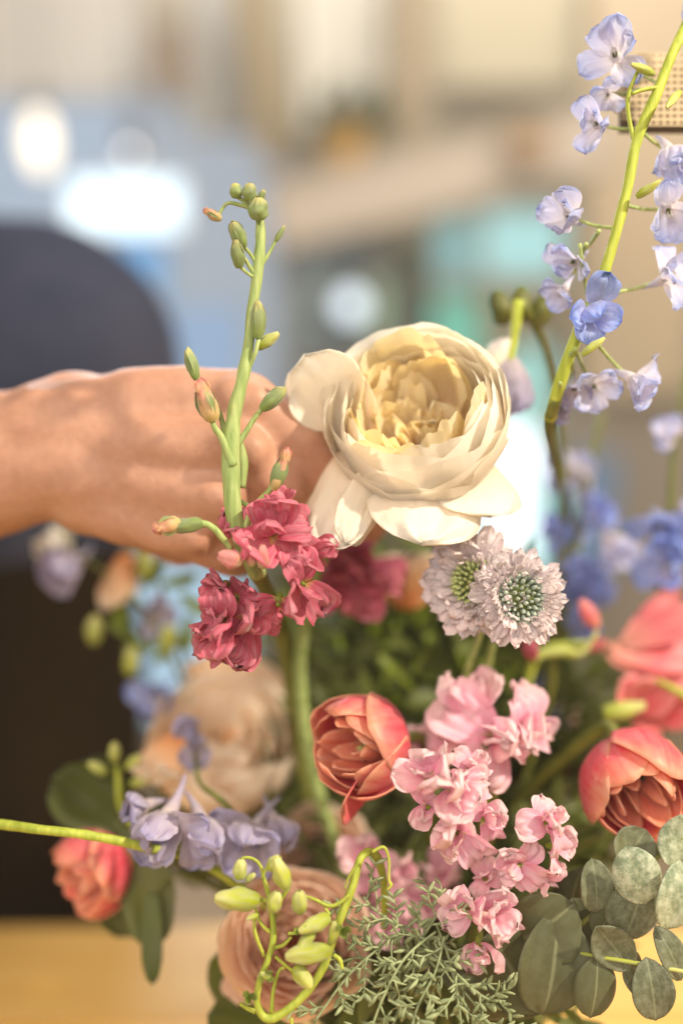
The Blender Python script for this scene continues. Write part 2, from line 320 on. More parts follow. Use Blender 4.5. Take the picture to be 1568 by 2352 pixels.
def panel(name, label, cat, X0, Y0, X1, Y1, yw, th, c1, c2=None, rough=0.7, emis=None, rim=None, rimc=(0.3, 0.25, 0.18), slant=0.0):
    """an upright board, screen or window standing at its own distance; rim > 0 gives it a raised frame"""
    a = on_y(X0, Y1, yw); b = on_y(X1, Y0, yw); c = (a + b) / 2
    t = thing(name, label, cat, Matrix.Translation((c.x, yw, a.z)) @ Matrix.Rotation(slant, 4, 'Y'))
    w2 = (b.x - a.x) / 2; h = b.z - a.z
    mb = MB(); mb.box((-w2, 0, 0), (w2, th, h))
    m = glow(name + '_light', c1, emis) if emis else mat(name + '_paint', c1, c2, 3, rough)
    link('glass' if emis else 'board', mb.mesh(name, m, False), t)
    r = rim if rim else 0.012
    fm = mat(name + '_frame', rimc, None, 8, 0.5)
    for lo, hi in (((-w2 - r, -0.006, -r), (-w2 - .0005, th + .002, h + r)), ((w2 + .0005, -0.006, -r), (w2 + r, th + .002, h + r)), ((-w2, -0.006, -r), (w2, th + .002, -.0005)), ((-w2, -0.006, h + .0005), (w2, th + .002, h + r))):
        k = MB(); k.box(lo, hi); link('frame_rail', k.mesh('frame_rail', fm, False), t)
    return t
# left: daylight windows, screen, wall boards
panel('wall_board', 'cream blurred board high on the far wall at top left', 'board', -60, -80, 330, 215, BW - .05, .03, (0.49, 0.47, 0.43), (0.53, 0.50, 0.46))
panel('window_pane', 'tall grey blue window in the far wall above the dark shoulder', 'window', -80, 235, 335, 950, BW - .06, .03, (0.42, 0.50, 0.60), emis=0.95, rim=.03, rimc=(.4, .4, .42))
panel('window_pane', 'pale grey blue window to the left of the stock stem top', 'window', 352, 205, 640, 1000, BW - .07, .03, (0.45, 0.50, 0.56), emis=0.85, rim=.02, rimc=(.42, .4, .42))
panel('light_panel', 'glowing white blue rectangular light panel above the dark shoulder', 'light', 165, 415, 415, 530, 3.0, .03, (0.78, 0.93, 1.0), emis=1.9, rimc=(.6, .65, .7))
panel('blue_screen', 'sky blue glowing screen under the white light panel', 'screen', 120, 552, 372, 860, 3.05, .03, (0.22, 0.50, 0.88), emis=0.85, rimc=(.3, .4, .5))
panel('blue_screen', 'light blue glass screen right beside the hand in the background', 'screen', 385, 700, 560, 960, 2.9, .03, (0.36, 0.50, 0.70), emis=0.85, rimc=(.35, .4, .45))
panel('wooden_post', 'brown wooden post standing before the far windows', 'post', 362, 60, 420, 215, 3.2, .08, (0.20, 0.14, 0.10), (0.24, 0.17, 0.12))
panel('wooden_post', 'olive brown slanting post left of the pale cupboard', 'post', 600, -80, 660, 360, 3.1, .08, (0.24, 0.18, 0.09), (0.28, 0.21, 0.11), slant=-0.13)
panel('wall_board', 'pale grey board between the two posts at the top', 'board', 440, -80, 590, 300, 3.3, .03, (0.38, 0.37, 0.34), (0.42, 0.40, 0.37))
panel('cupboard', 'pale beige tall cupboard behind the rose', 'cupboard', 690, -80, 885, 300, 3.1, .1, (0.48, 0.46, 0.40), (0.52, 0.49, 0.43))
panel('wooden_post', 'ochre brown post right of the pale cupboard', 'post', 905, -80, 985, 330, 3.0, .1, (0.30, 0.23, 0.15), (0.33, 0.26, 0.17))
panel('wall_board', 'olive tan board across the top right of the far wall', 'board', 1000, -80, 1340, 190, 3.2, .05, (0.38, 0.34, 0.24), (0.42, 0.37, 0.27))
panel('roof_beam', 'sloping pale timber beam crossing behind the rose', 'beam', 640, 330, 1420, 470, 2.8, .1, (0.50, 0.43, 0.36), (0.55, 0.47, 0.39), slant=-0.24)
panel('wall_board', 'sandy brown board behind the tall delphinium on the right', 'board', 1330, -80, 1640, 900, 3.1, .05, (0.48, 0.38, 0.26), (0.51, 0.41, 0.28))
panel('wall_board', 'grey brown lower board behind the delphinium on the right', 'board', 1270, 915, 1640, 1500, 3.15, .05, (0.30, 0.26, 0.21), (0.33, 0.28, 0.23))
panel('small_crate', 'small brown box hanging under the slanted beam', 'box', 1175, 300, 1255, 345, 2.7, .06, (0.36, 0.20, 0.08), (0.40, 0.22, 0.1))
panel('teal_window', 'pale turquoise lit window behind the delphinium', 'window', 1112, 490, 1290, 632, 3.2, .03, (0.48, 0.80, 0.78), emis=0.95, rim=.02, rimc=(.3, .38, .35))
panel('teal_window', 'muted turquoise window left of the palest turquoise one', 'window', 1000, 510, 1082, 640, 3.1, .03, (0.28, 0.52, 0.52), emis=0.9, rim=.02, rimc=(.3, .38, .35))
panel('teal_window', 'sea green window just above the right side of the rose', 'window', 990, 690, 1108, 900, 2.9, .03, (0.22, 0.60, 0.44), emis=0.9, rimc=(.2, .4, .35))
panel('small_crate', 'dark olive brown box behind the pale green bud stalk', 'box', 1122, 660, 1270, 765, 2.75, .1, (0.20, 0.17, 0.10), (0.24, 0.2, 0.12))
panel('wall_board', 'brown board between the blue cabinet and the beam', 'board', 640, 490, 760, 640, 3.25, .03, (0.28, 0.22, 0.20), (0.32, 0.26, 0.23))
panel('dark_cabinet', 'dark green cabinet behind the top of the rose', 'cabinet', 880, 560, 985, 900, 2.9, .1, (0.07, 0.10, 0.08), (0.09, 0.12, 0.1))
panel('blue_cabinet', 'grey blue cabinet behind the left of the rose', 'cabinet', 650, 540, 865, 830, 3.1, .1, (0.24, 0.30, 0.33), (0.28, 0.34, 0.37))
panel('green_screen', 'sea green narrow panel left of the dark cabinet', 'panel', 852, 640, 884, 790, 2.85, .03, (0.25, 0.45, 0.38), rough=.6)
panel('white_window', 'bright white window showing between the rose and the right delphinium', 'window', 1112, 965, 1235, 1300, 2.9, .03, (0.88, 0.97, 1.0), emis=2.2, rim=.01, rimc=(.3, .5, .6))
panel('turquoise_pane', 'turquoise glass panel above the bright white window', 'window', 1170, 800, 1262, 975, 2.8, .03, (0.42, 0.76, 0.68), emis=0.95, rimc=(.3, .5, .5))
panel('turquoise_pane', 'turquoise glass panel low beside the scabiosa', 'window', 1228, 1120, 1290, 1330, 2.8, .03, (0.36, 0.68, 0.68), emis=0.95, rimc=(.2, .4, .45))
panel('blue_screen', 'steel blue panel behind the blurred blue flowers', 'panel', 1300, 1040, 1420, 1330, 3.0, .03, (0.16, 0.28, 0.5), rough=.5)
panel('lower_window', 'low pale blue window seen through the leaves under the hand', 'window', 262, 1290, 560, 1650, 2.9, .03, (0.50, 0.70, 0.85), emis=0.85, rim=.02, rimc=(.2, .25, .3))
panel('dark_cabinet', 'long dark low cabinet behind the bouquet', 'cabinet', 585, 1150, 1120, 1900, 3.0, .2, (0.11, 0.10, 0.055), (0.15, 0.13, 0.07))

def lamp(name, label, X, Y, yw, rx, rz, c, s):
    p = on_y(X, Y, yw); t = thing(name, label, 'lamp', p)
    mb = MB(); mb.grid(lambda u, v: (rx * math.sin(math.pi * v) * math.cos(2 * math.pi * u), rx * math.sin(math.pi * v) * math.sin(2 * math.pi * u), -rz * math.cos(math.pi * v)), 20, 12, wrap=True)
    link('bulb', mb.mesh('bulb', glow(name + '_glow', c, s)), t)
    k = MB(); k.tube([(0, 0, rz), (0, 0, rz + .05)], .018, 10); k.tube([(0, 0, rz + .05), (0, 0, 3.1 - p.z)], .003, 6)
    link('cord', k.mesh('cord', M_HAIR), t)
lamp('pendant_lamp', 'large warm white glowing lamp at far left', 92, 325, 3.0, .035, .075, (1.0, 0.84, 0.62), 2.6)
lamp('small_lamp', 'small dim round lamp to the right of the large warm lamp', 300, 352, 3.0, .012, .012, (1.0, 0.9, 0.78), 4.0)
lamp('globe_lamp', 'small white round lamp just above the rose', 806, 700, 2.9, .036, .036, (0.82, 0.93, 1.0), 1.9)

# hanging plant, far
p = on_y(790, 285, 2.9); t = thing('hanging_plant', 'dark olive hanging plant below the pale cupboard', 'plant', p)
mb = MB(); lf = flat_petal(9, 4, b1=1.0)
for i in range(60):
    a = rnd.uniform(0, 6.28); e = rnd.uniform(-.6, .5)
    mb.add(lf, yz(Vector((rnd.uniform(-.1, .1), rnd.uniform(-.08, .08), rnd.uniform(-.04, .05))), (math.cos(a), math.sin(a), e), (0, 0, 1)))
link('leaves', mb.mesh('leaves', M_LEAF), t)['kind'] = 'stuff'
k = MB(); k.grid(lambda u, v: ((.04 + .03 * v) * math.cos(6.283 * u), (.04 + .03 * v) * math.sin(6.283 * u), -.1 + .1 * v), 20, 3, wrap=True); link('pot', k.mesh('pot', M_WOOD), t)

# ------------------------------------------------------------------ table
TZ = 0.75
t = thing('wooden_table', 'pale yellow wooden table under the bouquet', 'table', (0, 0.5, TZ))
y = -0.32; i = 0
while y < 0.24:
    wd = 0.118; mb = MB(); mb.box((-1.0, y, -0.028), (1.1, y + wd - 0.003, -0.0006 * (i % 3)))
    o = link('plank', mb.mesh('plank', M_WOOD, False), t); b = o.modifiers.new('b', 'BEVEL'); b.width = .0012; b.segments = 1
    y += wd; i += 1
for sx in (-0.92, 1.0):
    for sy in (-0.25, 0.22):
        k = MB(); k.box((sx - .03, sy - .03, -TZ), (sx + .03, sy + .03, -0.03)); link('leg', k.mesh('leg', M_WOOD, False), t)
# vase
t = thing('vase', 'grey green ceramic vase holding the bouquet on the table', 'vase', (VASE.x, VASE.y, TZ))
k = MB()
prof = [(0.001, .003), (.035, .002), (.045, .02), (.05, .06), (.042, .095), (.036, .11), (.039, .116), (.034, .116), (.032, .108), (.040, .06), (.001, .02)]
S = spline(prof, 4)
k.grid(lambda u, v: (S[round(v * (len(S) - 1))][0] * math.cos(6.2832 * u), S[round(v * (len(S) - 1))][0] * math.sin(6.2832 * u), S[round(v * (len(S) - 1))][1]), 28, len(S) - 1, wrap=True)
link('body', k.mesh('vase', mat('ceramic', (0.2, 0.22, 0.17), (0.24, 0.26, 0.2), 20, .35)), t)

# ================================================================== PERSON
def blobs(name, items, voxel, smooth, material, parent=None, noise_amp=0.0, noise_s=8.0):
    """tapered capsules fused into one continuous surface"""
    mb = MB()
    for p0, r0, p1, r1 in items:
        p0 = Vector(p0); p1 = Vector(p1); d = p1 - p0; L = max(d.length, 1e-5); t = d / L; n = t.orthogonal().normalized(); b = t.cross(n)
        prof = []
        for q in range(7): a = math.pi / 2 * (1 - q / 6); prof.append((-math.sin(a) * r0, math.cos(a) * r0 + 1e-5))
        for q in range(7): a = math.pi / 2 * q / 6; prof.append((L + math.sin(a) * r1, math.cos(a) * r1 + 1e-5))
        def f(u, v, prof=prof, p0=p0, t=t, n=n, b=b):
            h, r = prof[round(v * 13)]; a = 2 * math.pi * u
            return p0 + t * h + (n * math.cos(a) + b * math.sin(a)) * r
        mb.grid(f, 18, 13, wrap=True)
    me = mb.mesh(name, material); tmp = bpy.data.objects.new('tmp', me); COL.objects.link(tmp)
    # close the tiny end holes
    bm = bmesh.new(); bm.from_mesh(me); bmesh.ops.remove_doubles(bm, verts=bm.verts, dist=3e-5)
    bmesh.ops.holes_fill(bm, edges=[e for e in bm.edges if e.is_boundary], sides=30); bmesh.ops.recalc_face_normals(bm, faces=bm.faces); bm.to_mesh(me); bm.free()
    r = tmp.modifiers.new('r', 'REMESH'); r.mode = 'VOXEL'; r.voxel_size = voxel; r.use_smooth_shade = True
    s = tmp.modifiers.new('s', 'SMOOTH'); s.factor = 0.6; s.iterations = smooth
    dg = bpy.context.evaluated_depsgraph_get(); new = bpy.data.meshes.new_from_object(tmp.evaluated_get(dg), depsgraph=dg)
    bpy.data.objects.remove(tmp)
    if noise_amp:
        k = len(new.vertices); co = [0.0] * (3 * k); no = [0.0] * (3 * k)
        new.vertices.foreach_get('co', co); new.vertices.foreach_get('normal', no)
        for i in range(0, 3 * k, 3):
            n_ = noise_amp * noise.noise((co[i] * noise_s, co[i + 1] * noise_s, co[i + 2] * noise_s))
            co[i] += no[i] * n_; co[i + 1] += no[i + 1] * n_; co[i + 2] += no[i + 2] * n_
        new.vertices.foreach_set('co', co); new.update()
    new.name = name; new.materials.clear(); new.materials.append(material)
    new.polygons.foreach_set('use_smooth', [True] * len(new.polygons))
    return link(name, new, parent)
def C(X0, Y0, d0, r0, X1, Y1, d1, r1): return (at(X0, Y0, d0), r0 * PX * d0, at(X1, Y1, d1), r1 * PX * d1)
person = thing('person', 'person in a dark top reaching a bare forearm in from the left', 'person', (-0.42, 0.95, 0))
arm = [
    C(-620, 1170, .68, 190, -330, 1110, .57, 190), C(-330, 1100, .57, 185, -60, 1070, .515, 172), C(-60, 1055, .515, 158, 130, 1015, .50, 128),
    C(-60, 1090, .515, 160, 130, 1060, .50, 128), C(110, 1000, .50, 128, 230, 985, .495, 122), C(110, 1060, .50, 128, 230, 1070, .495, 128),
    C(200, 962, .495, 100, 540, 910, .478, 66), C(200, 1020, .493, 106, 545, 1022, .468, 68), C(210, 1080, .495, 108, 495, 1135, .472, 66), C(220, 1130, .498, 108, 430, 1225, .480, 60),
    C(540, 910, .470, 52, 585, 925, .468, 50), C(545, 1022, .461, 52, 575, 1035, .460, 50), C(495, 1135, .466, 48, 520, 1145, .465, 46), C(430, 1225, .474, 44, 450, 1232, .473, 42),
    C(250, 925, .480, 26, 560, 885, .468, 16), C(270, 1000, .475, 22, 540, 1010, .458, 16), C(290, 1085, .475, 20, 490, 1130, .462, 14), C(300, 1150, .477, 18, 420, 1215, .470, 14), C(60, 900, .482, 18, 260, 950, .474, 14), C(260, 950, .474, 14, 330, 1040, .469, 12),
    C(150, 912, .50, 60, 210, 905, .495, 50), C(350, 1030, .480, 62, 400, 1010, .476, 56), C(300, 900, .486, 60, 430, 890, .480, 55),
    C(240, 1120, .512, 95, 420, 1225, .525, 80), C(420, 1225, .525, 78, 600, 1210, .53, 62), C(600, 1210, .53, 60, 740, 1170, .515, 50),
    C(570, 920, .476, 66, 690, 1005, .474, 56), C(690, 1005, .474, 56, 800, 1130, .49, 50), C(800, 1130, .49, 50, 850, 1205, .505, 44),
    C(560, 1038, .468, 64, 650, 1125, .472, 52), C(650, 1125, .472, 52, 715, 1200, .492, 48), C(715, 1200, .492, 48, 700, 1215, .51, 44),
    C(505, 1148, .472, 60, 580, 1215, .478, 50), C(580, 1215, .478, 50, 640, 1250, .495, 46), C(640, 1250, .495, 46, 620, 1245, .512, 42),
    C(435, 1235, .482, 54, 505, 1275, .488, 45), C(505, 1275, .488, 45, 550, 1290, .503, 40), C(550, 1290, .503, 40, 530, 1280, .515, 38),
]
sh = at(40, 860, .93); elb = at(-620, 1170, .68)
body = arm + [(elb, .042, at(-60, 900, .92), .05), (sh, .05, Vector((-.42, .98, 1.28)), .07), (Vector((-.42, .98, 1.28)), .1, Vector((-.42, 1.0, .95)), .12), (Vector((-.42, .98, 1.28)), .05, Vector((-.42, .96, 1.42)), .05),
    (Vector((-.42, .95, 1.50)), .078, Vector((-.42, .97, 1.56)), .082), (Vector((-.42, .90, 1.45)), .045, Vector((-.42, .93, 1.5)), .06), (Vector((-.42, .868, 1.51)), .012, Vector((-.42, .85, 1.485)), .013),
    (Vector((-.60, .98, 1.26)), .05, Vector((-.42, .98, 1.28)), .07), (Vector((-.42, 1.0, .95)), .13, Vector((-.42, 1.0, .85)), .12)]
blobs('body', body, 0.0027, 5, M_SKIN, person, 0.0011, 75.0).parent = person
inv = TM[person.name].inverted()
for ch in person.children: ch.matrix_local = inv
top = blobs('knitted_top', [C(50, 845, .93, 362, -260, 880, .98, 372), C(50, 845, .93, 350, 30, 1350, .97, 245), C(-200, 950, 1.0, 420, -190, 1700, 1.02, 420), C(-190, 1700, 1.02, 420, -190, 2300, 1.02, 400),
    (at(-40, 880, .92), .085, at(-500, 1120, .74), .062), C(30, 1350, .97, 240, -10, 1900, .97, 260)], 0.012, 5, M_KNIT, person, 0.012, 9.0); top.matrix_local = inv
ap = blobs('apron', [C(60, 1330, .955, 255, 70, 1900, .955, 275), C(-260, 1300, .95, 300, -260, 2200, .95, 330), C(70, 1900, .955, 275, 0, 2300, .96, 300)], 0.012, 4, M_APRON, person, 0.012, 9.0); ap.matrix_local = inv
hr = blobs('hair', [(Vector((-.42, .985, 1.54)), .088, Vector((-.42, .975, 1.58)), .085), (Vector((-.42, 1.03, 1.5)), .06, Vector((-.42, 1.04, 1.38)), .045)], 0.005, 4, M_HAIR, person, 0.01, 30); hr.matrix_local = inv

# ================================================================== THE CREAM ROSE
def petal_obj(mb, m, parent, M=None, name='petal', thick=None):
    o = link(name, mb.mesh(name, m), parent, M)
    if thick: solid(o, thick)
    return o
ax = cdir(-0.16, 0.56, 0.81)
RC = at(957, 955, 0.458); RB = RC - ax * 0.038
rose = thing('garden_rose', 'large creamy yellow garden rose in full bloom at the centre of the bouquet', 'rose', frame(RB, ax, 0.0))
sd = 1
def front(a): return 0.5 - 0.5 * math.sin(a)          # 1 where the bowl faces down to the viewer, 0 behind
for (Rr, H, n, tf, tb, wd, lip, ruf, ph) in ((3.80, 3.85, 4, 1.42, 2.0, 1.05, .16, .16, .35), (3.70, 3.75, 4, 1.62, 2.06, 1.02, .10, .16, 1.1), (3.52, 3.6, 5, 1.82, 2.12, .88, .08, .18, .1), (3.25, 3.4, 5, 2.02, 2.12, .86, .05, .24, .7), (2.98, 3.3, 5, 2.1, 2.1, .84, .03, .26, .2)):
    for i in range(n):
        sd += 1; a = ph + i * 6.283 / n + rnd.uniform(-.12, .12); f = front(a)
        petal_obj(cup_petal(Rr, H, tf * f + tb * (1 - f) + rnd.uniform(-.05, .05), a, wd * rnd.uniform(.95, 1.15), lip * (1.2 - f), ruf, sd, .13, 3.4, 24, 18, .05, freq=1.5), M_ROSE, rose)
for (Rr, n, H, th, wd, ruf) in ((2.72, 7, 3.3, 1.95, .58, .34), (2.40, 6, 3.15, 1.85, .62, .30), (2.05, 6, 3.05, 1.78, .62, .34), (1.68, 6, 2.95, 1.7, .62, .36), (1.30, 5, 2.85, 1.65, .66, .34), (.9, 4, 2.75, 1.6, .8, .30), (.5, 3, 2.6, 1.5, .95, .25)):
    for i in range(n):
        sd += 1; a = i * 6.283 / n + Rr * 2.3 + rnd.uniform(-.25, .25); f = front(a)
        if .8 < Rr < 2.6 and math.cos(a - .55) > .84: continue      # the heart sits to the left, a smooth wall shows on the right
        petal_obj(cup_petal(Rr * rnd.uniform(.88, 1.08), H * 1.2 * rnd.uniform(.93, 1.08) * (1.0 + .12 * (1 - f)), th, a, wd * rnd.uniform(.85, 1.25), rnd.uniform(-.15, .25), ruf, sd, .24, 2.6, 18, 14, rnd.choice((-.28, .28)), rnd.uniform(-.15, .1), 1.5), M_ROSE_IN, rose)
for i in range(11):                                    # folded inner petals standing across the rings
    a = i * 2.4; rr = (.35 + 1.75 * (i / 16) ** .8) * (.6 if math.cos(a - .45) > .6 else 1); d_ = Vector((math.cos(a), math.sin(a), 0)); tn = Vector((-math.sin(a), math.cos(a), 0)) * rnd.choice((-1, 1))
    petal_obj(flat_petal(3.4 + .05 * i, 2.3, .4, 5, .05, -.45, .22, .05, 40 + i, 14, 14, 1.4, fold=.18), M_ROSE_IN, rose, yz(d_ * rr * .55 * CM, Vector((0, 0, 1)) + d_ * .22 * rr, tn + d_ * .4))
RI = TM[rose.name].inverted()
def guard(bX, bY, bd, tX, tY, td, nrm, W, b0, b1, cup, ruf, seed, m=M_ROSE, parent=None, a=.38, p=4, t=None, I=None, fold=0.0, name='petal'):
    """a loose petal from a base point to a tip point"""
    parent = parent or rose; I = I or TM[parent.name].inverted()
    B = at(bX, bY, bd); T = at(tX, tY, td); L = (T - B).length
    mb = flat_petal(L * 100, W, a, p, b0, b1, cup, ruf, seed, 18, 18, 2.2, fold)
    M = I @ yz(B, T - B, cdir(*nrm))
    return petal_obj(mb, m, parent, M, name, .0004)
guard(845, 1020, .472, 708, 800, .462, (-.50, .20, .85), 4.0, .0, .35, .12, .05, 61, a=.3, p=6)
guard(800, 960, .474, 660, 900, .470, (-.5, .3, .8), 3.0, .1, .3, .10, .05, 62, a=.3)
guard(835, 1020, .464, 742, 1262, .444, (-.30, .1, .95), 3.7, .15, -.3, -.16, .07, 63, a=.30)
guard(880, 1060, .458, 806, 1246, .440, (.55, .0, .8), 2.6, .1, -.4, -.24, .05, 64, a=.35)
guard(990, 1050, .466, 965, 1262, .438, (.02, .15, 1), 6.0, .2, -.25, -.12, .08, 65, a=.25, p=3)
guard(1060, 1040, .468, 1118, 1200, .450, (.4, -.1, .9), 5.0, .2, -.2, -.12, .05, 66, a=.25)
stem_to(rose, RB, ax, M_STEM, .003, .0035, mid=[at(770, 1230, .50), at(690, 1500, .53), at(740, 1850, .54)])
inv = RI; mb = MB()
for i in range(5):
    a = i * 6.283 / 5; mb.add(flat_petal(2.6, .8, b0=0, b1=-1.0, p=1.5), yz(Vector((0, 0, .0)), (math.cos(a), math.sin(a), -.2), (0, 0, 1)))
link('sepals', mb.mesh('sepals', M_LEAF), rose)

# ================================================================== generic florets
def stock_floret(parent, X, Y, d, axis, scale, m, n=7, seed=0, name='floret', eye=M_LEAFL):
    """crumpled double floret of a stock: centre > petals"""
    I = TM[parent.name].inverted(); F = frame(at(X, Y, d), cdir(*axis), seed * 1.3)
    cen = shared(('cen', eye.name), lambda: (lambda b: b.mesh('floret_centre', eye))(bud_mb(.7, .16, 5)))
    o = link(name, cen, parent, I @ F @ Matrix.Translation((0, 0, -.004)))
    r = random.Random(seed)
    for i in range(n):
        ring = 0 if i < (n + 1) // 2 else 1
        k = r.randrange(6)
        me = shared((m.name, 'sp', k), lambda: flat_petal(1.45, 1.6 + .15 * (k % 3), .42, 5, .3, (-1.3, .9, -.5, 1.3, -1.6, .3)[k], .16 - .10 * (k % 4), .20, k * 3 + 1, 14, 14, 2.4).mesh('petal', m))
        a = 6.283 * i / ((n + 1) // 2) + r.uniform(-.5, .5) + ring * .6
        e = (.10 if ring == 0 else .75) + r.uniform(-.15, .3)
        s = scale * 1.18 * r.uniform(.8, 1.15) * (1 if ring == 0 else .78)
        ML = Matrix.Translation((0, 0, .004)) @ yz(Vector((0, 0, 0)), (math.cos(a) * math.cos(e), math.sin(a) * math.cos(e), math.sin(e)), (-math.cos(a) * math.sin(e), -math.sin(a) * math.sin(e), math.cos(e)), s)
        link('petal', me, o, ML @ Matrix.Rotation(r.uniform(-.4, .4), 4, 'Y'))
    return o
def bud(parent, X, Y, d, dirn, L, r, m, k=4, name='bud', bend=0.0):
    I = TM[parent.name].inverted()
    me = shared((m.name, 'b', round(L, 1), round(r, 2), k, round(bend, 1)), lambda: bud_mb(L, r, k, rnd.random() * 6, bend=bend).mesh('bud', m))
    if m is M_BUDP: me = shared(('bp', round(L, 1), round(r, 2)), lambda: bud_mb(L * .8, r * .86, k, 1.0).mesh('bud', M_TIP))
    o = link(name, me, parent, I @ frame(at(X, Y, d), cdir(*dirn), rnd.random() * 6))
    if m in (M_BUDG, M_BUDP) and L > .8:
        f = 1.0 if m is M_BUDG else .74
        for i in range(3):
            sm_ = shared(('sep', m.name, round(L, 1), round(r, 2), i), lambda: flat_petal(L * f * (1 + .06 * i), r * 2.5, .42, 2.6, .62, -1.24, -.30, .03, i + L * 7, 8, 10).mesh('sepal', M_BUDG))
            a = i * 2.094 + .3
            link('sepal', sm_, o, yz(Vector((math.cos(a), math.sin(a), 0)) * r * .18 * CM, (0, 0, 1), (math.cos(a), math.sin(a), 0)))
        if m is M_BUDP:
            for i in range(3):
                tm_ = shared(('btip', round(L, 1), round(r, 2), i), lambda: flat_petal(L * .42, r * 1.7, .4, 3, .5, -1.3, -.25, .10, i + L * 3, 8, 8).mesh('petal', M_TIP))
                a = i * 2.094 + 1.2
                link('petal', tm_, o, yz(Vector((math.cos(a) * r * .3, math.sin(a) * r * .3, L * .55)) * CM, (0, 0, 1), (math.cos(a), math.sin(a), 0)))
    return o
def delph_floret(parent, X, Y, d, axis, scale, m, seed=0, n=5, elev=.25, bee=True, spur=True, name='floret'):
    I = TM[parent.name].inverted(); F = frame(at(X, Y, d), cdir(*axis), seed * 1.7)
    r = random.Random(seed + 100)
    def mkspur():
        b = MB(); P = [(0, 0, 0, .28), (0, 0, -.35, .22), (.06, 0, -.8, .13), (.2, 0, -1.3, .06), (.34, 0, -1.5, .03)]
        S = spline([tuple(c * CM for c in p) for p in P], 4); b.tube([p[:3] for p in S], [p[3] for p in S], 10); return b.mesh('spur', m)
    o = link(name, shared((m.name, 'spur'), mkspur), parent, I @ F @ Matrix.Scale(scale, 4))
    for i in range(n):
        k = r.randrange(5)
        me = shared((m.name, 'dp', k), lambda: flat_petal(1.45, 1.65 + .12 * (k % 2), .42, 3.6, .3, (.9, -.5, 1.3, .2, -1.1)[k], .26 - .09 * (k % 3), .15, k * 5 + 2, 14, 14).mesh('petal', m))
        a = 6.283 * i / n + r.uniform(-.3, .3); e = elev + r.uniform(-.25, .75)
        ML = yz(Vector((math.cos(a), math.sin(a), 0)) * .0018, (math.cos(a) * math.cos(e), math.sin(a) * math.cos(e), math.sin(e)), (-math.cos(a) * math.sin(e), -math.sin(a) * math.sin(e), math.cos(e)), r.uniform(.9, 1.1))
        link('petal', me, o, ML)
    if bee:
        for i in range(4):
            me = shared(('bee',), lambda: flat_petal(.7, .42, .6, 3, .5, .9, .2, .08, 3, 8, 8).mesh('inner_petal', M_BEE))
            a = 6.283 * i / 4 + .4; e = .75
            link('inner_petal', me, o, yz(Vector((0, 0, 0)), (math.cos(a) * math.cos(e), math.sin(a) * math.cos(e), math.sin(e)), (-math.cos(a) * math.sin(e), -math.sin(a) * math.sin(e), math.cos(e)), 1))
        link('eye', shared(('eye',), lambda: bud_mb(.45, .13, 3).mesh('eye', M_LEAF)), o)
    return o
def side(parent, pts, m, name='pedicel', n=7):
    mb = MB(); tube_px(mb, pts, n, 5, TM[parent.name].inverted()); return link(name, mb.mesh(name, m), parent)

# ================================================================== CRIMSON STOCK with buds
st = thing('stock_stem', 'crimson stock with tall green budded tip standing in front of the hand', 'flower', at(545, 1200, .437))
side(st, [(592, 1320, .455, 22), (565, 1260, .445, 21), (541, 1200, .437, 20), (532, 1120, .436, 20), (530, 1030, .436, 21), (538, 950, .436, 17), (556, 875, .436, 15), (570, 800, .437, 13), (578, 720, .438, 12), (590, 640, .438, 13), (598, 560, .438, 12), (598, 510, .438, 10), (585, 475, .438, 8), (566, 455, .438, 5)], M_STEM, 'stem', 12)
side(st, [(720, 2000, .56, 16), (705, 1800, .56, 20), (685, 1620, .55, 24), (650, 1460, .53, 22), (616, 1370, .49, 19), (585, 1305, .452, 20)], M_STEMD, 'lower_stem', 12)
side(st, [(534, 1070, .434, 12), (512, 1010, .432, 9), (495, 985, .431, 7), (487, 965, .431, 6)], M_STEM)
side(st, [(525, 1040, .437, 8), (505, 950, .438, 6), (470, 885, .439, 5), (450, 868, .44, 5)], M_STEM)
bud(st, 490, 968, .431, (-.30, .93, .2), 1.85, .52, M_BUDP)
bud(st, 452, 872, .44, (-.32, .95, 0), 1.25, .27, M_BUDG)
side(st, [(538, 1030, .437, 9), (560, 1000, .437, 7), (585, 960, .437, 6), (603, 938, .437, 6)], M_STEM)
bud(st, 600, 940, .437, (.75, .62, .1), 1.25, .33, M_BUDG)
side(st, [(560, 1215, .438, 9), (585, 1165, .436, 8), (620, 1125, .434, 7), (630, 1112, .434, 7)], M_STEM)
bud(st, 627, 1125, .434, (.35, .93, .15), 1.9, .36, M_BUDP)
side(st, [(550, 1150, .44, 5), (575, 1165, .44, 5), (590, 1180, .44, 4)], M_STEM)
side(st, [(530, 1260, .432, 9), (500, 1222, .428, 8), (480, 1206, .427, 8), (462, 1202, .427, 9)], M_STEM)
bud(st, 466, 1203, .427, (-.95, -.08, .2), 1.3, .33, M_BUDG)
bud(st, 415, 1200, .425, (-.93, -.28, .2), 1.15, .45, M_BUDP)
bud(st, 592, 778, .434, (.02, 1, .1), 1.45, .33, M_BUDG)
bud(st, 592, 800, .437, (.8, .55, .2), 1.05, .28, M_BUDY)
side(st, [(568, 850, .437, 7), (585, 815, .434, 5), (594, 780, .434, 5)], M_STEM)
for X, Y, dx, dy, L, r in ((545, 455, -.2, 1, .5, .26), (572, 462, .1, 1, .6, .3), (598, 458, .4, .9, .35, .14), (592, 505, .05, 1, .75, .4), (560, 570, -.35, .8, .95, .3), (550, 615, -.1, .95, .95, .27)):
    bud(st, X, Y, .434, (dx, dy, .4), L * 1.15, r * 1.15, M_BUDG)
    side(st, [(591, min(Y + 40, 640), .438, 5), ((X + 591) / 2, Y + 14, .436, 4), (X, Y - 4, .4345, 5)], M_STEM)
side(st, [(585, 482, .438, 5), (550, 470, .436, 5), (520, 468, .435, 4), (500, 500, .435, 4)], M_STEM)
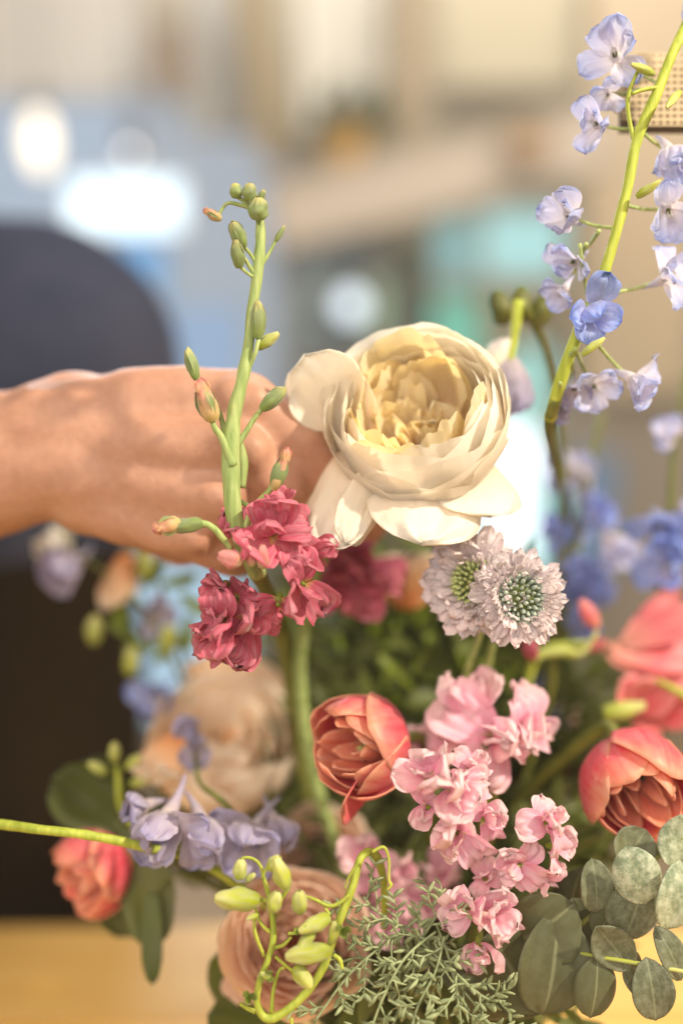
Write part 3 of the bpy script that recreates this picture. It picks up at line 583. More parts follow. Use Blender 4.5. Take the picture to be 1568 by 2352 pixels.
bud(st, 508, 505, .435, (-.85, .5, .1), .85, .24, M_BUDP)
side(st, [(600, 610, .438, 5), (622, 575, .438, 4), (634, 548, .438, 3)], M_STEM)
bud(st, 632, 555, .438, (.5, .85, 0), .75, .14, M_BUDG)
side(st, [(590, 640, .438, 6), (566, 600, .436, 5), (556, 585, .435, 4)], M_STEM)
side(st, [(552, 1120, .445, 12), (556, 1060, .446, 14), (548, 1010, .446, 8)], M_STEM, 'leaf_stalk')
CR_F = [(628, 1222, .438, (.1, .25, 1), 1.15, 6), (552, 1222, .444, (-.4, .6, .8), .75, 4), (715, 1262, .444, (.8, .2, .5), .9, 4),
        (692, 1340, .436, (.5, -.2, .9), 1.05, 5), (640, 1380, .441, (-.1, -.7, .7), .8, 4), (512, 1340, .439, (-.6, .1, .8), .75, 4), (515, 1420, .434, (-.6, .1, .9), .95, 5), (575, 1415, .441, (.4, -.2, .9), 1.2, 5), (535, 1465, .438, (-.1, -.6, .8), 1.0, 5), (545, 1375, .444, (0, .1, .9), .9, 5), (490, 1435, .440, (-.8, -.2, .6), .8, 4), (655, 1170, .447, (.1, .8, .5), .6, 4)]
for i, (X, Y, d, a, s, n) in enumerate(CR_F):
    stock_floret(st, X, Y, d, a, s, M_CRIM, n, i + 3)
bud(st, 555, 1290, .425, (-.85, .25, .4), 1.0, .42, M_BUDR); bud(st, 580, 1300, .426, (-.2, .95, .3), .85, .22, M_BUDR); bud(st, 604, 1305, .425, (0, .97, .3), .95, .28, M_BUDR)

# ================================================================== PINK STOCK
pk = thing('stock_stem', 'pale pink stock with frilly double florets right of the coral tulip', 'flower', at(1100, 1950, .45))
side(pk, [(1115, 1700, .475, 9), (1105, 1850, .475, 12), (1110, 2000, .47, 13), (1080, 2200, .48, 14), (1000, 2400, .49, 14)], M_STEMD, 'stem', 10)
for i, (X, Y, d, a, s, n) in enumerate([(985, 1785, .432, (-.35, .5, .9), .95, 7), (1045, 1812, .434, (.3, .3, 1), .85, 7), (985, 1850, .437, (-.4, -.3, .9), .7, 6), (1050, 1905, .440, (-.1, -.4, .9), .95, 7), (1110, 1880, .444, (.6, .1, .8), .8, 6), (1080, 1765, .446, (.4, .8, .5), .65, 5),
                                       (1250, 1890, .440, (.5, .6, .8), .8, 6), (1272, 1945, .442, (.8, .1, .8), .65, 5), (1190, 1985, .440, (-.2, -.1, 1), .85, 7), (1240, 2010, .446, (.3, -.7, .7), .75, 5),
                                       (1078, 2085, .438, (-.5, .2, .9), .75, 6), (1128, 2100, .440, (.3, .1, 1), .85, 6), (1098, 2170, .442, (-.1, -.5, .8), .75, 6), (1115, 2020, .455, (-.3, .5, .8), .6, 5)]):
    stock_floret(pk, X, Y, d, a, s, M_PINK, n, i + 40)
pb = thing('stock_stem', 'soft pink stock flower just behind the nearer pink stock', 'flower', at(1136, 1690, .475))
side(pb, [(1136, 1690, .478, 8), (1130, 1780, .49, 9), (1120, 1950, .51, 10), (1000, 2400, .52, 12)], M_STEMD, 'stem')
stock_floret(pb, 1136, 1690, .478, (-.1, .2, 1), 1.6, M_PINK, 6, 71); stock_floret(pb, 1200, 1670, .474, (.5, .2, .9), 1.2, M_PINK, 6, 72); stock_floret(pb, 1040, 1680, .49, (-.6, .2, .8), 1.0, M_PINK, 5, 73); stock_floret(pb, 975, 1720, .50, (-.6, .2, .8), 1.0, M_PINK, 5, 74); stock_floret(pb, 1080, 1620, .485, (-.2, .9, .5), 1.1, M_PINK, 4, 75)
pd = thing('stock_stem', 'dusty pink stock out of focus behind the curling green stem', 'flower', at(880, 2000, .50))
side(pd, [(860, 1960, .51, 8), (880, 2100, .52, 9), (900, 2400, .53, 10)], M_STEMD, 'stem')
for i, (X, Y, d) in enumerate([(850, 1960, .50), (860, 2040, .50), (930, 1980, .51), (960, 2080, .51), (900, 2110, .5), (1010, 2000, .52), (1030, 2240, .49), (840, 2120, .51)]):
    stock_floret(pd, X, Y, d, (rnd.uniform(-.6, .6), rnd.uniform(-.4, .8), .8), .85, M_PINK, 6, 80 + i)

# ================================================================== DELPHINIUMS
dl = thing('delphinium', 'tall pale blue delphinium spike at the right edge of the picture', 'flower', at(1400, 560, .445))
side(dl, [(1640, -120, .45, 9), (1572, 60, .448, 11), (1540, 130, .446, 12), (1505, 220, .445, 13), (1462, 320, .445, 13), (1440, 430, .445, 13), (1412, 540, .446, 13), (1378, 650, .448, 13), (1320, 780, .452, 15), (1285, 880, .458, 16), (1262, 960, .47, 16)], M_STEMY, 'stem', 10)
side(dl, [(1275, 915, .462, 15), (1260, 980, .478, 13), (1272, 1070, .55, 11), (1300, 1250, .62, 10), (1240, 1700, .64, 12), (1060, 2300, .56, 16)], M_STEMD, 'lower_stem', 10)
DF = [(1412, 130, .440, (-.35, .1, .9), 1.05, (1520, 195), M_DEL), (1370, 285, .438, (-.6, -.1, .8), .9, (1470, 295), M_DEL), (1395, 215, .444, (-.2, -.9, .4), .6, (1470, 205), M_DEL),
      (1535, 345, .442, (.2, -.8, .6), 1.0, (1470, 300), M_DEL), (1308, 500, .438, (-.5, .1, .9), 1.0, (1425, 525), M_DEL), (1318, 600, .445, (-.7, -.4, .5), .85, (1375, 530), M_DEL), (1295, 665, .448, (-.5, -.8, .3), .7, (1345, 560), M_DEL),
      (1532, 480, .442, (.1, -.75, .6), 1.0, (1430, 470), M_DEL), (1354, 712, .436, (0, -.25, .95), 1.05, (1330, 560), M_BLUE), (1525, 640, .442, (.4, .2, .8), .95, (1385, 675), M_DEL),
      (1450, 870, .444, (.5, -.5, .7), 1.0, (1370, 790), M_DEL), (1362, 885, .452, (.1, -.6, .8), .85, (1320, 800), M_DEL), (1318, 890, .458, (-.2, -.7, .7), .7, (1310, 810), M_DELL), (1290, 930, .462, (-.2, -.7, .7), .55, (1285, 880), M_DELL), (1600, 60, .445, (0, .2, 1), .9, (1570, 60), M_DEL)]
for i, (X, Y, d, a, s, sp_, m) in enumerate(DF):
    d += .012; delph_floret(dl, X, Y, d, a, s * .94, m, i)
    side(dl, [(sp_[0], sp_[1], .447, 5), ((X + sp_[0]) / 2, (Y + sp_[1]) / 2 + 6, d + .006, 4), (X, Y, d + .008, 4)], M_STEM)
side(dl, [(1520, 200, .445, 5), (1480, 205, .442, 5), (1450, 215, .440, 4)], M_STEMY); side(dl, [(1470, 150, .442, 4), (1440, 230, .444, 5), (1455, 330, .445, 5)], M_STEMY)
for X, Y, dx, dy in ((1460, 452, .8, .5), (1335, 815, .8, .6), (1560, 210, -.5, -.6), (1500, 170, -.8, .2)):
    bud(dl, X, Y, .441, (dx, dy, .3), 1.1, .2, M_BUDY)

db = thing('delphinium', 'blurred deep blue delphinium standing behind at right', 'flower', at(1330, 1200, .60))
side(db, [(1380, 950, .60, 8), (1340, 1150, .60, 10), (1300, 1400, .60, 12), (1200, 1900, .58, 14), (1050, 2300, .56, 14)], M_STEMD, 'stem')
for i, (X, Y, m, s) in enumerate([(1320, 1085, M_DEL, 1.35), (1270, 1230, M_BLUE, .8), (1345, 1190, M_BLUE, 1.25), (1400, 1240, M_DEL, 1.2), (1300, 1300, M_BLUE, 1.2), (1360, 1330, M_BLUE, 1.1), (1275, 1380, M_BLUE, 1.1), (1330, 1440, M_BLUE, .8), (1250, 1640, M_BLUE, .9), (1215, 1560, M_BLUE, .6)]):
    delph_floret(db, X, Y, .59 + .02 * rnd.random(), (rnd.uniform(-.5, .5), rnd.uniform(-.5, .5), .8), s, m, 30 + i)
db2 = thing('delphinium', 'blurred violet blue delphinium spike at the far right edge', 'flower', at(1530, 1200, .56))
side(db2, [(1570, 850, .56, 6), (1545, 1050, .56, 8), (1530, 1250, .56, 10), (1480, 1500, .56, 11), (1300, 2000, .56, 12)], M_STEMD, 'stem')
for i, (X, Y, m, s) in enumerate([(1538, 1005, M_DEL, .75), (1510, 1190, M_BLUE, 1.05), (1560, 1240, M_BLUE, 1.1), (1530, 1300, M_BLUE, 1.15), (1590, 1150, M_DEL, 1.0)]):
    delph_floret(db2, X, Y, .555, (rnd.uniform(-.5, .3), rnd.uniform(-.5, .3), .8), s, m, 50 + i)
dg_ = thing('delphinium', 'single drooping grey lilac delphinium flower right of the rose', 'flower', at(1168, 870, .50))
side(dg_, [(1190, 690, .50, 13), (1180, 780, .50, 11), (1170, 840, .50, 7)], M_STEMY, 'stem'); side(dg_, [(1200, 700, .505, 12), (1262, 850, .54, 8), (1290, 1200, .60, 12), (1200, 1900, .58, 14), (1060, 2300, .55, 14)], M_STEMD, 'stem')
for i in range(4):
    guard(1165, 815, .50, 1145 + 22 * i, 965 - 8 * i, .495 + .003 * i, (-.4 + .25 * i, 0, .9), 1.9, .1, -.2, -.15, .05, 200 + i, M_DELL, dg_)
guard(1165, 845, .50, 1140, 780, .50, (0, .2, .9), 1.7, .1, .2, -.15, .05, 210, M_BEE, dg_)
for X, Y, dx in ((1165, 745, -.35), (1225, 750, .4), (1195, 740, 0)):
    bud(dg_, X, Y, .515, (dx, .9, .1), 1.7, .62, M_DULL)

dlow = thing('delphinium', 'lilac grey delphinium flowers hanging at lower left above the curling stem', 'flower', at(430, 1880, .47))
side(dlow, [(640, 2000, .50, 9), (520, 1850, .485, 8), (460, 1800, .50, 6), (450, 1740, .525, 5), (447, 1700, .535, 4)], M_STEMD, 'stem')
for i, (X, Y, d, a, s) in enumerate([(385, 1875, .468, (-.25, -.45, .9), 1.45), (460, 1885, .474, (.3, -.5, .85), 1.3), (335, 1850, .476, (-.6, -.1, .8), 1.0), (590, 1905, .482, (-.2, -.35, .95), 1.5), (630, 1885, .490, (.3, -.3, .9), 1.1), (445, 1690, .535, (.1, .1, .9), 1.15)]):
    delph_floret(dlow, X, Y, d, a, s, M_DELL, 60 + i, elev=.45)
dleft = thing('delphinium', 'small blurred violet delphinium hanging below the wrist at far left', 'flower', at(170, 1290, .60))
side(dleft, [(500, 1900, .58, 7), (430, 1600, .60, 6), (330, 1400, .60, 5), (220, 1300, .60, 4), (175, 1280, .60, 4)], M_STEMD, 'stem')
delph_floret(dleft, 172, 1290, .60, (-.3, -.2, .8), 1.5, M_DELL, 90); delph_floret(dleft, 150, 1255, .605, (-.4, .5, .7), 1.1, M_BEE, 91); delph_floret(dleft, 365, 1590, .60, (-.2, -.3, .8), 1.1, M_BLUE, 92)
delph_floret(dleft, 355, 1410, .61, (.1, .2, .8), .9, M_DELL, 93)
for X, Y in ((215, 1478), (300, 1548), (385, 1500), (330, 1330)):
    bud(dleft, X, Y, .60, (.1, .9, .2), 1.6, .5, M_BUDY)
for i in range(9):
    a = i * .7; guard(360 + 70 * math.cos(a), 1410 + 70 * math.sin(a), .61, 360 + 120 * math.cos(a + .8), 1410 + 120 * math.sin(a + .8), .61, (rnd.uniform(-.5, .5), .5, .7), 1.0, .1, .5, .1, .05, 300 + i, M_LEAFL, dleft, name='leaf')
pf = thing('peach_flower', 'small blurred peach petals hanging below the wrist beside the violet delphinium', 'flower', at(260, 1320, .61))
for i in range(4): guard(290, 1270, .60, 235 + 18 * i, 1400 - 8 * i, .60, (-.5 + .3 * i, .1, .9), 2.0, .1, -.2, -.1, .05, 320 + i, M_PEACH, pf)
side(pf, [(290, 1270, .605, 5), (350, 1300, .61, 5), (450, 1600, .61, 6), (560, 1900, .58, 7)], M_STEMD, 'stem')

# ================================================================== SCABIOSA
def scabiosa(label, X, Y, d, axis, rad, bm_, seed, core=.95):
    A = cdir(*axis); P = at(X, Y, d); t = thing('scabiosa', label, 'scabiosa', frame(P, A, 0))
    r = random.Random(seed)
    dome = MB(); dome.grid(lambda u, v: (core * CM * math.sin(1.6 * v) * math.cos(6.2832 * u), core * CM * math.sin(1.6 * v) * math.sin(6.2832 * u), .55 * CM * math.cos(1.6 * v)), 18, 8, wrap=True)
    link('receptacle', dome.mesh('receptacle', M_LEAF), t)
    bm2 = shared((bm_.name, 'pin'), lambda: bud_mb(.30, .10, 4, n=8, k=6).mesh('floret_bud', bm_))
    nb = 90
    for i in range(nb):
        rr = math.sqrt((i + .5) / nb) * 1.35; a = i * 2.39996
        th = rr
        n = Vector((math.sin(th) * math.cos(a), math.sin(th) * math.sin(a), math.cos(th)))
        p = Vector((core * math.sin(th) * math.cos(a), core * math.sin(th) * math.sin(a), .55 * math.cos(th))) * CM
        link('floret_bud', bm2, t, frame_l(p, n, r.random() * 6, r.uniform(.8, 1.15)))
    for ring, (n, rr, e, s) in enumerate(((26, .95, .0, 1.12), (26, .92, .40, .98), (26, .86, .80, .80), (16, .78, 1.15, .55), (22, .95, -.45, 1.05))):
        for i in range(n):
            k = r.randrange(5)
            me = shared(('scab', k), lambda: flat_petal(1.1, .72, .6, 3.5, .1, -.55 + .25 * k, .1 - .1 * (k % 2), .16, k * 4 + 2, 9, 9, 3).mesh('petal', M_SCAB))
            a = 6.2832 * i / n + r.uniform(-.1, .1); ee = e + r.uniform(-.2, .25)
            link('petal', me, t, yz(Vector((math.cos(a) * rr * CM, math.sin(a) * rr * CM, (.05 + .1 * ring if ring < 4 else -.1) * CM)), (math.cos(a) * math.cos(ee), math.sin(a) * math.cos(ee), math.sin(ee)), (-math.cos(a) * math.sin(ee), -math.sin(a) * math.sin(ee), math.cos(ee)), s * rad * r.uniform(.85, 1.15)))
    stem_to(t, P - A * .004, A, M_STEM, .0014, .002)
    return t
def frame_l(loc, z, roll, s=1.0):
    z = Vector(z).normalized(); x = z.orthogonal().normalized(); y = z.cross(x)
    return Matrix.Translation(loc) @ Matrix((x, y, z)).transposed().to_4x4() @ Matrix.Rotation(roll, 4, 'Z') @ Matrix.Scale(s, 4)
scabiosa('pale lilac scabiosa with grey green pincushion facing the viewer under the rose', 1190, 1372, .444, (.22, .08, .95), .85, M_SBUD, 5, .88)
scabiosa('pale lilac scabiosa with yellow green buds turned left behind its twin', 1090, 1340, .454, (-.50, .12, .8), 1.1, M_SBUDG, 6, .8)

# ================================================================== TULIPS
def tulip(label, X, Y, d, axis, rad, seed, roll=0.0, th=1.9, hh=1.35, dark=False):
    A = cdir(*axis); P = at(X, Y, d) - A * (rad * hh * .85 * CM)
    t = thing('tulip', label, 'tulip', frame(P, A, roll)); r = random.Random(seed)
    for ring, (n, s, wd, m, tt) in enumerate(((3, 1.0, 1.0, M_TUL, th), (3, .93, .98, M_TUL, th * 1.06), (4, .80, .80, M_TUL, th * 1.05), (4, .64, .72, M_TULIN, th * .98), (4, .46, .66, M_TULIN, th * .92), (3, .26, .8, M_TULIN, th * .86))):
        for i in range(n):
            petal_obj(cup_petal(rad * s, rad * hh * (.72 + .05 * r.random()) * (1 if ring < 3 else 1.12), tt * r.uniform(.88, 1.08), ring * 1.05 + i * 6.2832 / n + r.uniform(-.15, .15), wd * r.uniform(.9, 1.12), r.uniform(-.05, .10), .12 * rad / 2, seed + ring * 7 + i, .34, 2.4, 18, 16, .10, 0, 1.2, point=.05), m, t, thick=.0005)
    cm = MB(); cm.add(bud_mb(rad * .9, .3, 3), Matrix.Identity(4))
    for i in range(6):
        a = i * 1.047; cm.tube([(0, 0, .2 * CM), (math.cos(a) * .5 * CM, math.sin(a) * .5 * CM, rad * .8 * CM)], [.0008, .0012], 6)
    link('stamens', cm.mesh('stamens', M_EUCD if dark else M_BUDY), t)
    stem_to(t, P, A, M_STEMD, .0026, .003)
    return t
tulip('coral pink double tulip facing left in the middle of the bouquet', 812, 1712, .462, (-.66, .16, .73), 2.15, 11, .4, th=2.15)
tulip('coral red tulip with dark heart at the right edge', 1468, 1815, .464, (.12, -.30, .94), 2.35, 23, 1.1, th=2.15, dark=True)
tl = tulip('blurred coral tulip lying sideways at the left edge', 190, 2015, .515, (-.72, -.30, .55), 2.0, 37, .2)
guard(880, 1760, .478, 772, 1864, .447, (.35, -.45, .85), 3.3, -.2, .5, .16, .03, 402, M_TUL, bpy.data.objects['tulip'], a=.4, p=2.6)

# ================================================================== PEACH ROSE, RANUNCULUS
def cupped(name, label, cat, X, Y, d, axis, rad, layers, m_out, m_in, seed, roll=0, ruf=.12, thm=1.8):
    A = cdir(*axis); P = at(X, Y, d) - A * rad * CM
    t = thing(name, label, cat, frame(P, A, roll)); r = random.Random(seed)
    for k in range(layers):
        f = 1 - .9 * k / layers; n = 5 if k < layers * .6 else 4
        for i in range(n):
            petal_obj(cup_petal(rad * f, rad * (.95 - .15 * (1 - f)), (thm + .12 * k / layers) * r.uniform(.93, 1.06), k * .9 + i * 6.2832 / n, (.85 if n == 5 else .95) * r.uniform(.9, 1.1), .15 * f, ruf * rad / 3, seed + k * 9 + i, .22, 3, 12, 10, .08), m_out if k < 2 else m_in, t)
    stem_to(t, P, A, M_STEMD, .003, .0035); return t
pr = cupped('garden_rose', 'blurred peach rose behind the coral tulip at left', 'rose', 515, 1700, .575, (.05, .78, .62), 3.9, 5, M_PEACH, M_PEACH, 500, .4, .16, 1.95)
guard(420, 1690, .55, 330, 1790, .535, (-.5, .3, .8), 3.6, .1, -.4, -.1, .07, 501, M_PEACH, pr); guard(610, 1640, .60, 600, 1840, .58, (.2, .1, .9), 6.0, .1, .1, .1, .05, 502, M_PEACH, pr, a=.25)
guard(520, 1660, .62, 560, 1490, .62, (.1, .1, .9), 7.0, .0, .4, .1, .05, 503, M_PEACH, pr, a=.3)
for i in range(6): guard(350 + 15 * i, 1800, .53, 318 + 22 * i, 1730 + 25 * (i % 3), .525, (-.3, .3, .8), 1.0, .2, .6, .1, .1, 510 + i, M_ROSE, pr)
rn = cupped('ranunculus', 'salmon ranunculus with many thin petals low in the bouquet', 'ranunculus', 680, 2160, .484, (.05, .42, .90), 3.1, 9, M_RANOUT, M_RAN, 600, .3, .24, 1.70)
guard(620, 2200, .51, 552, 2330, .49, (-.5, 0, .9), 3.4, .1, .3, .15, .03, 620, M_RANOUT, rn)
guard(620, 2170, .515, 520, 2200, .495, (-.6, .1, .8), 4.6, .1, .6, .15, .03, 621, M_RANOUT, rn)

cupped('garden_rose', 'blurred dusty pink rose between the pale pink stock and the right tulip', 'rose', 1300, 1760, .60, (-.1, .4, .9), 3.2, 5, M_RANOUT, M_RANOUT, 680, .2, .16, 1.95)
cupped('ranunculus', 'blurred salmon ranunculus above the nearer one behind the curling stem', 'ranunculus', 740, 1975, .54, (-.1, .35, .92), 2.6, 7, M_RAN, M_RAN, 650, .3, .22, 1.70)

# ================================================================== PINK BLURRED LILY at right
ly = thing('alstroemeria', 'blurred rose pink alstroemeria reaching in from the right edge', 'flower', at(1540, 1490, .55))
for i, (bX, bY, tX, tY, W) in enumerate([(1420, 1480, 1620, 1400, 2.4), (1400, 1490, 1620, 1500, 3.0), (1390, 1500, 1600, 1560, 2.6), (1420, 1490, 1560, 1350, 1.6), (1470, 1540, 1640, 1440, 2.4), (1400, 1480, 1340, 1480, 1.0)]):
    guard(bX, bY, .55, tX, tY, .54 + .004 * i, (rnd.uniform(-.4, .4), .6, .7), W, .1, -.3, -.1, .06, 700 + i, M_LILY, ly)
side(ly, [(1415, 1485, .555, 9), (1330, 1480, .56, 8), (1240, 1500, .56, 9), (1200, 1600, .56, 9), (1100, 1900, .55, 10)], M_STEMY, 'stem')
l2 = thing('alstroemeria', 'blurred pale pink alstroemeria between the larger pink flower and the right tulip', 'flower', at(1500, 1610, .55))
for i, (bX, bY, tX, tY, W) in enumerate([(1470, 1640, 1400, 1560, 2.4), (1480, 1640, 1470, 1540, 2.6), (1490, 1640, 1560, 1560, 2.6), (1490, 1640, 1600, 1640, 2.2), (1480, 1640, 1480, 1720, 1.8), (1420, 1620, 1560, 1590, 2.6)]):
    guard(bX, bY, .555, tX, tY, .54, (rnd.uniform(-.4, .4), .3, .9), W, .1, .2, .1, .06, 710 + i, M_LILY, l2)
side(l2, [(1385, 1640, .53, 18), (1430, 1630, .53, 20), (1475, 1620, .535, 12)], M_BUDY, 'pod'); side(l2, [(1475, 1640, .55, 8), (1350, 1800, .56, 9), (1150, 2150, .55, 10)], M_STEMD, 'stem')
side(l2, [(1500, 1560, .54, 5), (1560, 1590, .53, 8), (1600, 1620, .53, 8)], M_STEMY, 'stem')
bt = thing('rose_bud', 'small blurred crimson bud below the scabiosa', 'flower', at(1225, 1500, .52))
bud(bt, 1222, 1515, .52, (-.2, .9, .3), 1.3, .42, M_CRIM); bud(bt, 1370, 1440, .53, (-.5, .8, .2), 1.6, .45, M_LILY)
side(bt, [(1225, 1520, .52, 8), (1245, 1502, .525, 12), (1290, 1496, .53, 14), (1335, 1500, .53, 8), (1370, 1450, .53, 6)], M_BUDY, 'stem'); side(bt, [(1270, 1500, .53, 7), (1262, 1600, .54, 7), (1200, 1800, .55, 8), (1080, 2150, .55, 10)], M_STEMD, 'stem')
bp_ = thing('stock_stem', 'blurred dull pink stock floret behind the rose petals and crimson stock', 'flower', at(810, 1300, .53))
for i, (X, Y) in enumerate([(800, 1290), (835, 1320), (770, 1310)]): stock_floret(bp_, X, Y, .53, (.3, 0, .9), 1.25, M_CRIM, 6, 120 + i)
side(bp_, [(810, 1300, .54, 6), (812, 1350, .62, 7), (850, 1600, .67, 8), (900, 2000, .62, 9)], M_STEMD, 'stem')
bq = thing('peach_flower', 'blurred peach blossom between the rose and the scabiosa', 'flower', at(930, 1300, .56))
for i in range(6): guard(935, 1400, .56, 880 + 25 * i, 1260, .56, (-.5 + .2 * i, .2, .9), 2.2, .1, .4, .2, .05, 720 + i, M_PEACH, bq)
side(bq, [(935, 1395, .565, 6), (932, 1440, .63, 7), (925, 1700, .67, 8), (900, 2100, .62, 9)], M_STEMD, 'stem')

# ================================================================== CURLING GREEN DELPHINIUM TIP
def Z(x, y): return 437.8 + .3723 * x, 1809.7 + .3723 * y
cu = thing('delphinium_tip', 'curling lime green delphinium tip with unopened buds at bottom centre', 'flower', at(650, 2250, .43))
path = [(1190, 860, .47, 9), (1195, 640, .462, 9), (1175, 500, .452, 9.5), (1140, 415, .445, 9.5), (1090, 395, .438, 9.5), (1040, 450, .434, 9.5), (1000, 600, .431, 9.5), (940, 760, .429, 10), (885, 900, .428, 10), (825, 1090, .427, 10), (740, 1230, .426, 10), (645, 1330, .425, 10), (560, 1395, .424, 10), (490, 1425, .424, 10.5), (435, 1395, .424, 9), (408, 1310, .424, 8), (430, 1180, .425, 8), (470, 1080, .426, 8), (505, 960, .427, 8), (510, 850, .428, 7.5), (490, 700, .428, 7), (455, 570, .429, 5), (430, 480, .430, 4), (385, 438, .430, 3.5), (325, 432, .430, 3.5), (285, 475, .430, 4)]
side(cu, [(*Z(x, y), d, r) for x, y, d, r in path], M_STEMY, 'stem', 12)
for pts in ([(1120, 395, 4), (1190, 365, 3.5), (1222, 440, 3), (1222, 560, 3), (1235, 600, 4), (1210, 630, 2)], [(1040, 450, 4), (980, 540, 3), (950, 625, 2)], [(980, 660, 5), (900, 720, 4.5), (840, 725, 4), (770, 690, 4), (680, 660, 3)], [(510, 985, 5), (570, 970, 4.5), (620, 920, 4)], [(455, 1040, 4.5), (400, 900, 4), (395, 820, 4), (420, 770, 4)],
            [(490, 890, 5), (430, 830, 4), (400, 740, 4)], [(490, 700, 5), (440, 690, 5), (400, 690, 5)], [(500, 1390, 6), (510, 1250, 4.5), (545, 1130, 4), (580, 1110, 4)], [(880, 1030, 5), (920, 1060, 5), (935, 1115, 4)], [(400, 1380, 6), (350, 1360, 5), (305, 1330, 4)],
            [(620, 1420, 4), (625, 1470, 4)], [(500, 660, 5), (540, 700, 5), (600, 620, 5)], [(600, 900, 4), (680, 890, 4), (740, 860, 5)], [(520, 1040, 4), (580, 1090, 4), (650, 1150, 4)], [(870, 1020, 5), (800, 1000, 6)], [(440, 560, 3), (480, 470, 4), (520, 460, 5)], [(855, 780, 4), (830, 740, 3)]):
    side(cu, [(*Z(x, y), .427, r) for x, y, r in pts], M_STEMY)
for x, y, dx, dy, L, r in ((420, 690, -.97, .12, 1.7, .5), (590, 620, -.3, .95, 1.35, .36), (300, 560, .1, 1, .85, .3), (500, 760, .3, .95, .9, .33), (672, 770, 0, 1, .95, .36), (860, 800, -.9, -.3, 1.3, .36), (860, 1000, -.98, -.05, 1.75, .44), (640, 1100, .65, -.75, 1.0, .36), (480, 500, .5, .6, .75, .28), (870, 960, .1, 1, 1.0, .2), (760, 880, -.6, -.7, 1.0, .25), (340, 570, .8, .6, .5, .15), (420, 780, -.9, -.3, .5, .14), (500, 1160, -.8, .2, .5, .16)):
    bud(cu, *Z(x, y), .423, (dx, dy, .25), L, r, M_BUDY, name='bud')
for x, y in ((690, 880), (470, 1160), (940, 880), (360, 1290)):
    for q in range(3):
        X, Y = Z(x, y); a = q * 2.1 + x; guard(X, Y, .424, X + 26 * math.cos(a), Y + 22 * math.sin(a), .42, (.2, .3, .9), .35, .1, .3, .1, .05, 800 + q, M_LEAFL, cu, name='bract')

# ================================================================== CYPRESS SPRIGS
def sprig(label, pts, seed, dens=16, spread=66):
    t = thing('cypress_sprig', label, 'greenery', at(pts[0][0], pts[0][1], pts[0][2]), 'cypress sprigs low in the bouquet'); I = TM[t.name].inverted(); r = random.Random(seed)
    mb = MB(); tube_px(mb, [(X, Y, d, 3.2) for X, Y, d in pts], 6, 6, I); link('twig', mb.mesh('twig', M_CYP), t)
    P = [Vector(p) for p in spline(pts, 8)]
    nb = 0
    for i in range(2, len(P) - 1):
        if i % 3: continue
        nb += 1; sgn = 1 if nb % 2 else -1
        dx = (P[i + 1] - P[i - 1]); n2 = Vector((dx.x, dx.y, 0)).normalized(); perp = Vector((-n2.y, n2.x, 0)) * sgn
        L = spread * r.uniform(.7, 1.4); q0 = P[i].copy(); dr = (n2 * .8 + perp * .9).normalized()
        q = [q0 + dr * (L * k / 4) + Vector((r.uniform(-3, 3), r.uniform(-3, 3), r.uniform(-.003, .002) * k)) for k in range(5)]
        mb = MB(); tube_px(mb, [(p.x, p.y, p.z, 3.0 - .3 * j) for j, p in enumerate(q)], 6, 3, I)
        for j in range(1, 5):
            for s2 in (-1, 1):
                if r.random() < .28: continue
                pr_ = Vector((-dr.y, dr.x, 0)) * s2; e = q[j] + (dr * r.uniform(.5, 1) + pr_ * r.uniform(.5, 1)).normalized() * r.uniform(20, 34); e.z = q[j].z + r.uniform(-.004, .003)
                m_ = (q[j] + e) / 2 + dr * r.uniform(-1, 3); w3 = r.uniform(.6, 1.15)
                tube_px(mb, [(q[j].x, q[j].y, q[j].z, 2.8 * w3), (m_.x, m_.y, m_.z, 5.2 * w3), (e.x, e.y, e.z, 2.0 * w3)], 6, 3, I)
        link('twig', mb.mesh('twig', M_CYP), t)
SP = [('cypress sprig pointing down left across the ranunculus', [(960, 2110, .445), (880, 2170, .44), (800, 2240, .437), (720, 2350, .434)]),
      ('cypress sprig hanging steeply below the curling stem', [(1000, 2140, .442), (930, 2200, .436), (880, 2290, .432), (850, 2370, .43)]),
      ('cypress sprig at the bottom edge in the centre', [(1020, 2150, .44), (1000, 2230, .434), (960, 2310, .43), (940, 2380, .428)]),
      ('cypress sprig reaching right toward the eucalyptus', [(960, 2160, .445), (1040, 2230, .438), (1110, 2290, .436), (1160, 2300, .436)]),
      ('cypress sprig rising upward beside the pink stock', [(940, 2200, .45), (985, 2130, .444), (1010, 2090, .442), (1025, 2075, .44)]),
      ('short cypress sprig just right of the curling stem', [(990, 2180, .448), (920, 2130, .442), (860, 2090, .44), (835, 2060, .44)]),
      ('cypress sprig hanging between its neighbours toward bottom right', [(1000, 2120, .45), (1030, 2200, .442), (1050, 2290, .436), (1060, 2370, .434)]),
      ('lowest cypress sprig at the right of the bottom centre', [(1050, 2260, .442), (1100, 2320, .44), (1130, 2370, .438), (1150, 2400, .438)]),
      ('cypress sprig in the shadow behind the others', [(940, 2110, .462), (960, 2200, .46), (930, 2280, .456), (900, 2360, .452)]),
      ('cypress sprig crossing left under the lime buds', [(980, 2190, .45), (890, 2210, .444), (820, 2200, .442), (770, 2215, .44)])]
for i, (lb, p) in enumerate(SP): sprig(lb, p, 900 + i)

